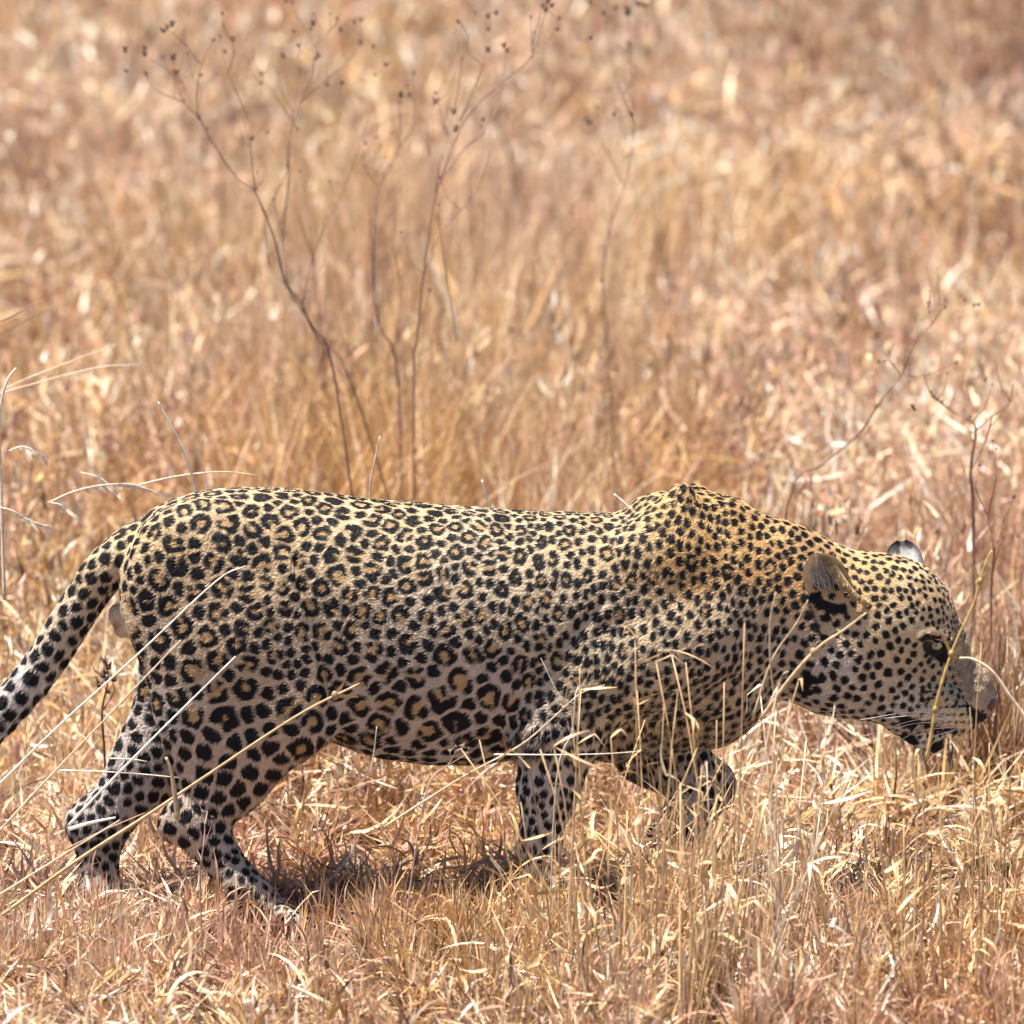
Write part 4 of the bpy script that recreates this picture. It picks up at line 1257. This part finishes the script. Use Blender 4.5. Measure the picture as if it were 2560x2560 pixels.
def stalk(label, y, pts, r, col=STRAW, nodes=(), y2=None, group='long straws crossing the picture', sub=5, sheath=False):
    """one long culm: pts are photo pixels from the rooted end to the tip; y2 = depth at the tip"""
    if y2 is None: y2 = y
    n = len(pts)
    rnd = random.Random(int(pts[0][0] * 3 + pts[-1][1]))
    P3 = [P(a, b, y + (y2 - y) * i / (n - 1)) for i, (a, b) in enumerate(pts)]
    P3 = catmull(P3, sub)
    c0 = P3[0].copy()
    root = link(bpy.data.objects.new('grass_stalk', None)); root.location = c0; root.empty_display_size = .03
    tag(root, label, 'grass stalk', group)
    vs, fs = tube([p - c0 for p in P3], list(np.linspace(r, r * .5, len(P3))), 6)
    cc = np.tile(np.array(col, np.float32), (len(vs), 1)) * np.array([rnd.uniform(.82, 1.12) for _ in range(len(P3))], np.float32).repeat(6)[:, None]
    new_mesh('culm', vs, fs, M_GRASS, root, True, np.clip(cc, 0, .95))
    for f in nodes:
        q = P3[int(f * (len(P3) - 1))] - c0
        m = Mesher(); m.add(sphere(q, r * 1.7, 1, 1, 1.3, 8, 6), [x * .62 for x in col])
        t = (P3[min(len(P3) - 1, int(f * (len(P3) - 1)) + 1)] - c0 - q); t = Vector(t).normalized()
        for sgn in (-1, 1):
            d = (t * .7 + t.cross(Vector((0, 1, 0))) * sgn * rnd.uniform(.3, .8)).normalized()
            w = d.cross(Vector((0, 1, 0))).normalized() * r * 1.1
            e1 = Vector(q) + d * rnd.uniform(.015, .035)
            m.add(([Vector(q) - w, Vector(q) + w, e1 + w * .5, e1 - w * .2], [(0, 1, 2, 3)]), [x * .9 for x in col])
        m.build('node', M_GRASS, root)
    return root

stalk('long straight straw leaning from the left edge to the middle of the haunch', -.30, [(-60, 2010), (0, 1958), (140, 1821), (340, 1640), (540, 1453), (615, 1415)], .0019, PALE)
stalk('long straw from the left edge ending at the rear thigh, below the longest one', -.32, [(-50, 2120), (0, 2075), (102, 1965), (280, 1780), (452, 1600)], .0019, STRAW)
stalk('bright white straw running up across the rear legs', -.34, [(172, 2063), (240, 1990), (400, 1828), (589, 1641)], .0021, (.93, .9, .84))
stalk('thick golden stem slanting from the lower left corner up to the groin', -.40, [(-60, 2322), (0, 2291), (186, 2156), (373, 2035), (512, 1942), (745, 1788), (899, 1709)], .0032, (.60, .42, .22), nodes=(.93,), sub=7)
stalk('thin pale stem beneath the thick golden one at lower left', -.42, [(-60, 2270), (0, 2236), (170, 2130), (300, 2050)], .0020, STRAW)
stalk('short horizontal straw across the shank of the far rear leg', -.33, [(150, 1926), (300, 1931), (447, 1944)], .0013, PALE)
stalk('tiny horizontal straw just above the longer one on the far rear leg', -.33, [(275, 1896), (330, 1898), (368, 1904)], .0012, PALE)
stalk('flat bright straw across the far hock', -.36, [(172, 2073), (230, 2056), (289, 2044)], .0030, (.93, .9, .84))
stalk('reddish straw crossing below the hocks', -.38, [(160, 2126), (250, 2080), (363, 2032)], .0013, (.6, .34, .2))
stalk('long thin straw rising from below the belly past the elbow', -.45, [(960, 2068), (1060, 2003), (1166, 1937), (1301, 1863), (1380, 1797), (1450, 1735), (1512, 1712)], .0016, (.74, .60, .42), nodes=(.75,))
stalk('thin horizontal straw across the front leg below the elbow', -.44, [(1235, 1886), (1400, 1887), (1520, 1884), (1600, 1878)], .0011, PALE)
stalk('fine upright straw before the belly', -.40, [(925, 1940), (935, 1880), (942, 1816)], .0012, (.7, .6, .52))
stalk('short broken brown stub leaning on the rear leg', -.42, [(446, 2050), (436, 1980), (428, 1930), (415, 1893)], .0042, (.56, .40, .24))
stalk('blurred golden stem rising in front of the face to above the eye', -.75, [(2316, 1900), (2330, 1826), (2341, 1761), (2361, 1686), (2392, 1600), (2433, 1512), (2460, 1420), (2480, 1375)], .0026, (.62, .43, .16), nodes=(.28, .52, .80))
stalk('blurred stem slanting across the cheek to the temple', -.72, [(1900, 1800), (1978, 1693), (2047, 1618), (2110, 1575), (2166, 1532)], .0030, (.62, .46, .26), nodes=(.45,))
stalk('pale arched leaf drooping in front of the nose', -.55, [(2399, 1645), (2433, 1648), (2481, 1679), (2525, 1741), (2560, 1790), (2590, 1850)][::-1], .0030, (.88, .74, .55))
stalk('blurred stem in front of the throat leaning right', -.80, [(1960, 1860), (1930, 1700), (1925, 1560), (1940, 1480)], .0016, (.62, .50, .34))
stalk('thin slanting stem before the chest below the ear', -.70, [(1880, 1800), (1930, 1650), (1990, 1560), (2020, 1500)], .0016, (.62, .48, .30))
stalk('grass blade curving in the upper left', .9, [(-30, 1000), (0, 985), (120, 950), (250, 918), (355, 912)], .0016, STRAW, group='pale straws behind the leopard')
stalk('second straw in the upper left above the curving one', 1.0, [(-30, 995), (60, 950), (200, 895), (290, 862)], .0014, STRAW, group='pale straws behind the leopard')
stalk('dark tipped straw at the left edge, highest of its bunch', 1.1, [(-30, 812), (20, 795), (70, 768), (116, 748)], .0016, (.34, .2, .14), group='pale straws behind the leopard')
stalk('straw at the left edge just below the dark tipped one', 1.1, [(-30, 850), (40, 815), (90, 788), (130, 770)], .0014, (.5, .33, .2), group='pale straws behind the leopard')
stalk('bright upright blade ending at the rump', .30, [(500, 1300), (489, 1222), (468, 1150), (446, 1099), (420, 1050), (395, 1004)], .0022, (.9, .8, .66), group='pale straws behind the leopard')
stalk('long pale straw lying level above the rump', .35, [(340, 1215), (420, 1195), (500, 1183), (570, 1180), (640, 1188)], .0016, STRAW, group='pale straws behind the leopard')
stalk('pale upright stem at the left edge beside the tail', .25, [(12, 1500), (8, 1400), (4, 1250), (-2, 1050), (15, 960), (40, 920)], .0030, (.84, .70, .56), group='pale straws behind the leopard')
stalk('cream stem standing behind the back near the waist', .4, [(930, 1300), (925, 1220), (935, 1160), (950, 1090)], .0018, STRAW, group='pale straws behind the leopard')
stalk('pale twin blade leaning before the back dip', .3, [(1232, 1310), (1225, 1265), (1215, 1235), (1205, 1200)], .0024, (.86, .76, .6), group='pale straws behind the leopard')
stalk('slanting white straw just behind the shoulder hump', .5, [(1590, 1290), (1565, 1262), (1535, 1235)], .0026, (.9, .84, .78), group='pale straws behind the leopard')

def panicle(label, y, spine, n, seed, col=(.86, .72, .56)):
    """a drooping grass seed head: spine pixels from stem to tip with slim spikelets hanging off it"""
    rnd = random.Random(seed)
    P3 = catmull([P(a, b, y) for a, b in spine], 6)
    c0 = P3[0].copy()
    root = link(bpy.data.objects.new('grass_seed_head', None)); root.location = c0
    tag(root, label, 'grass head', 'drooping seed heads at the left')
    vs, fs = tube([p - c0 for p in P3], list(np.linspace(.0014, .0005, len(P3))), 5)
    new_mesh('culm', vs, fs, M_GRASS, root, True, np.tile(np.array(col, np.float32), (len(vs), 1)))
    for k in range(n):
        f = .25 + .75 * k / n
        i = int(f * (len(P3) - 1)); q = Vector(P3[i] - c0)
        t = Vector(P3[min(i + 1, len(P3) - 1)] - P3[max(i - 1, 0)]).normalized()
        d = (t + Vector((rnd.uniform(-.5, .5), rnd.uniform(-.4, .4), rnd.uniform(-1.0, .15)))).normalized()
        L = rnd.uniform(.014, .026)
        s_ = d.cross(Vector((0, 1, 0.2))).normalized() * rnd.uniform(.0018, .0030)
        pv = d.cross(s_).normalized() * .001
        a, b, c = q + d * L * .35, q + d * L * .65, q + d * L
        j_ = rnd.uniform(.85, 1.12); m = Mesher()
        m.add(([q, a - s_, a + s_, b - s_ * .8 + pv, b + s_ * .8 + pv, c], [(0, 1, 2), (1, 3, 4, 2), (3, 5, 4)]), [x * j_ for x in col])
        m.build('spikelet', M_GRASS, root)
z4 = lambda l: [(a * .3623, 700 + b * .3623) for a, b in l]
panicle('drooping seed head just left of the rump, tip reaching right', .28, z4([(330, 1540), (480, 1470), (620, 1430), (760, 1410), (900, 1410), (1010, 1440), (1120, 1480)]), 16, 1)
panicle('seed head hanging at the left edge above the tail', .22, z4([(0, 1570), (80, 1590), (170, 1640), (260, 1680), (340, 1700)]), 11, 2)
panicle('small seed head left of the rump pointing down right', .30, z4([(330, 1540), (400, 1545), (460, 1580), (520, 1620)]), 8, 3)
panicle('seed head at the far left below the leaning straws', .5, z4([(60, 1180), (150, 1150), (240, 1180), (330, 1230)]), 9, 4)
panicle('upright seed head behind the rump leaning right', .45, z4([(560, 1330), (640, 1350), (740, 1400), (850, 1500)]), 8, 5)

def tuft(label, x, y, n, hgt, spread, seed, col=GOLD, wid=.0035, lean=.25):
    """a foreground tuft rooted on one crown: upright stems and dangling dry leaves"""
    rnd = random.Random(seed)
    gz = float(ground_z(np.array([x]), np.array([y]))[0])
    root = link(bpy.data.objects.new('grass_tuft', None)); root.location = (x, y, gz)
    tag(root, label, 'grass tuft', 'tall golden tufts in front of the chest')
    for k in range(n):
        m = Mesher()
        an = rnd.uniform(0, 6.28); th = abs(rnd.gauss(0, lean)); h = hgt * rnd.uniform(.55, 1.08)
        p = np.array([math.cos(an) * spread * rnd.random(), math.sin(an) * spread * rnd.random(), -.01])
        pts = []
        b = rnd.uniform(-.3, .5)
        for s_ in range(7):
            f = s_ / 6
            t = th + b * f * f
            pts.append(p.copy()); p = p + np.array([math.sin(t) * math.cos(an), math.sin(t) * math.sin(an), math.cos(t)]) * h / 6
        sf_ = rnd.uniform(.75, 1.2); c = tuple(x_ * sf_ for x_ in col)
        m.add(tube(pts, list(np.linspace(wid * .5, wid * .22, 7)), 5), c)
        m.build('stem', M_GRASS, root)
        for _ in range(rnd.randint(1, 4)):
            i = rnd.randint(2, 6); q = pts[i].copy()
            a2 = rnd.uniform(0, 6.28); t = rnd.uniform(.1, 2.2); bend = rnd.uniform(-.6, 2.2) * rnd.random(); L = rnd.uniform(.025, .085); kink = rnd.choice([0, 0, 1.2])
            L_, R_ = [], []; lw_ = rnd.uniform(.3, .85)
            for s_ in range(7):
                f = s_ / 6
                if s_ == 3: t += kink
                d = np.array([math.sin(t + bend * f) * math.cos(a2), math.sin(t + bend * f) * math.sin(a2), math.cos(t + bend * f)])
                sd = np.array([-math.sin(a2), math.cos(a2), 0]) * math.cos(f * 1.5) + np.cross(d, [-math.sin(a2), math.cos(a2), 0]) * math.sin(f * 1.5)
                w = wid * lw_ * (1 - f ** 2 * .85)
                L_.append(q - sd * w); R_.append(q + sd * w); q = q + d * L / 6
            mm = Mesher(); lf_ = rnd.uniform(.8, 1.5)
            mm.add((L_ + R_, [(j, j + 1, 8 + j, 7 + j) for j in range(6)]), tuple(min(.92, x_ * lf_) for x_ in col))
            mm.build('leaf', M_GRASS, root)
def tp(px, topy, y):
    q = P(px, topy, y); return q[0], y, q[2]
TUFTS = [(1400, 1690, -.62, 9, 'tuft in front of the elbow, its golden stems fanning left'), (1560, 1760, -.78, 7, 'thin tuft between the elbow and the chest'),
         (1625, 1640, -.85, 6, 'blurred tall stems before the middle of the chest'), (1800, 1600, -.80, 9, 'tallest golden tuft, before the front of the chest'),
         (1860, 1720, -.90, 8, 'tuft under the throat with dangling pale leaves'), (1960, 1750, -.50, 11, 'bleached tuft below the neck with drooping white leaves'),
         (1480, 1850, -.95, 8, 'low tuft before the front leg'), (1700, 1850, -1.0, 9, 'low dense tuft in front of the lifted paw'),
         (2120, 1850, -.70, 8, 'tuft below the jaw'), (2280, 1900, -.85, 7, 'tuft below the chin'), (2480, 1650, -.60, 7, 'tall thin tuft at the right edge before the nose'), (2380, 1830, -.95, 6, 'short tuft below the muzzle')]
for k, (px, ty, y, n, lb) in enumerate(TUFTS):
    x, yy, z = tp(px, ty, y)
    tuft(lb, x, yy, n, z, .03, 100 + k, col=(STRAW if 'bleached' in lb or 'pale' in lb else GOLD), wid=.0042 if k % 2 else .0034, lean=.10 if 'tall' in lb else .2)
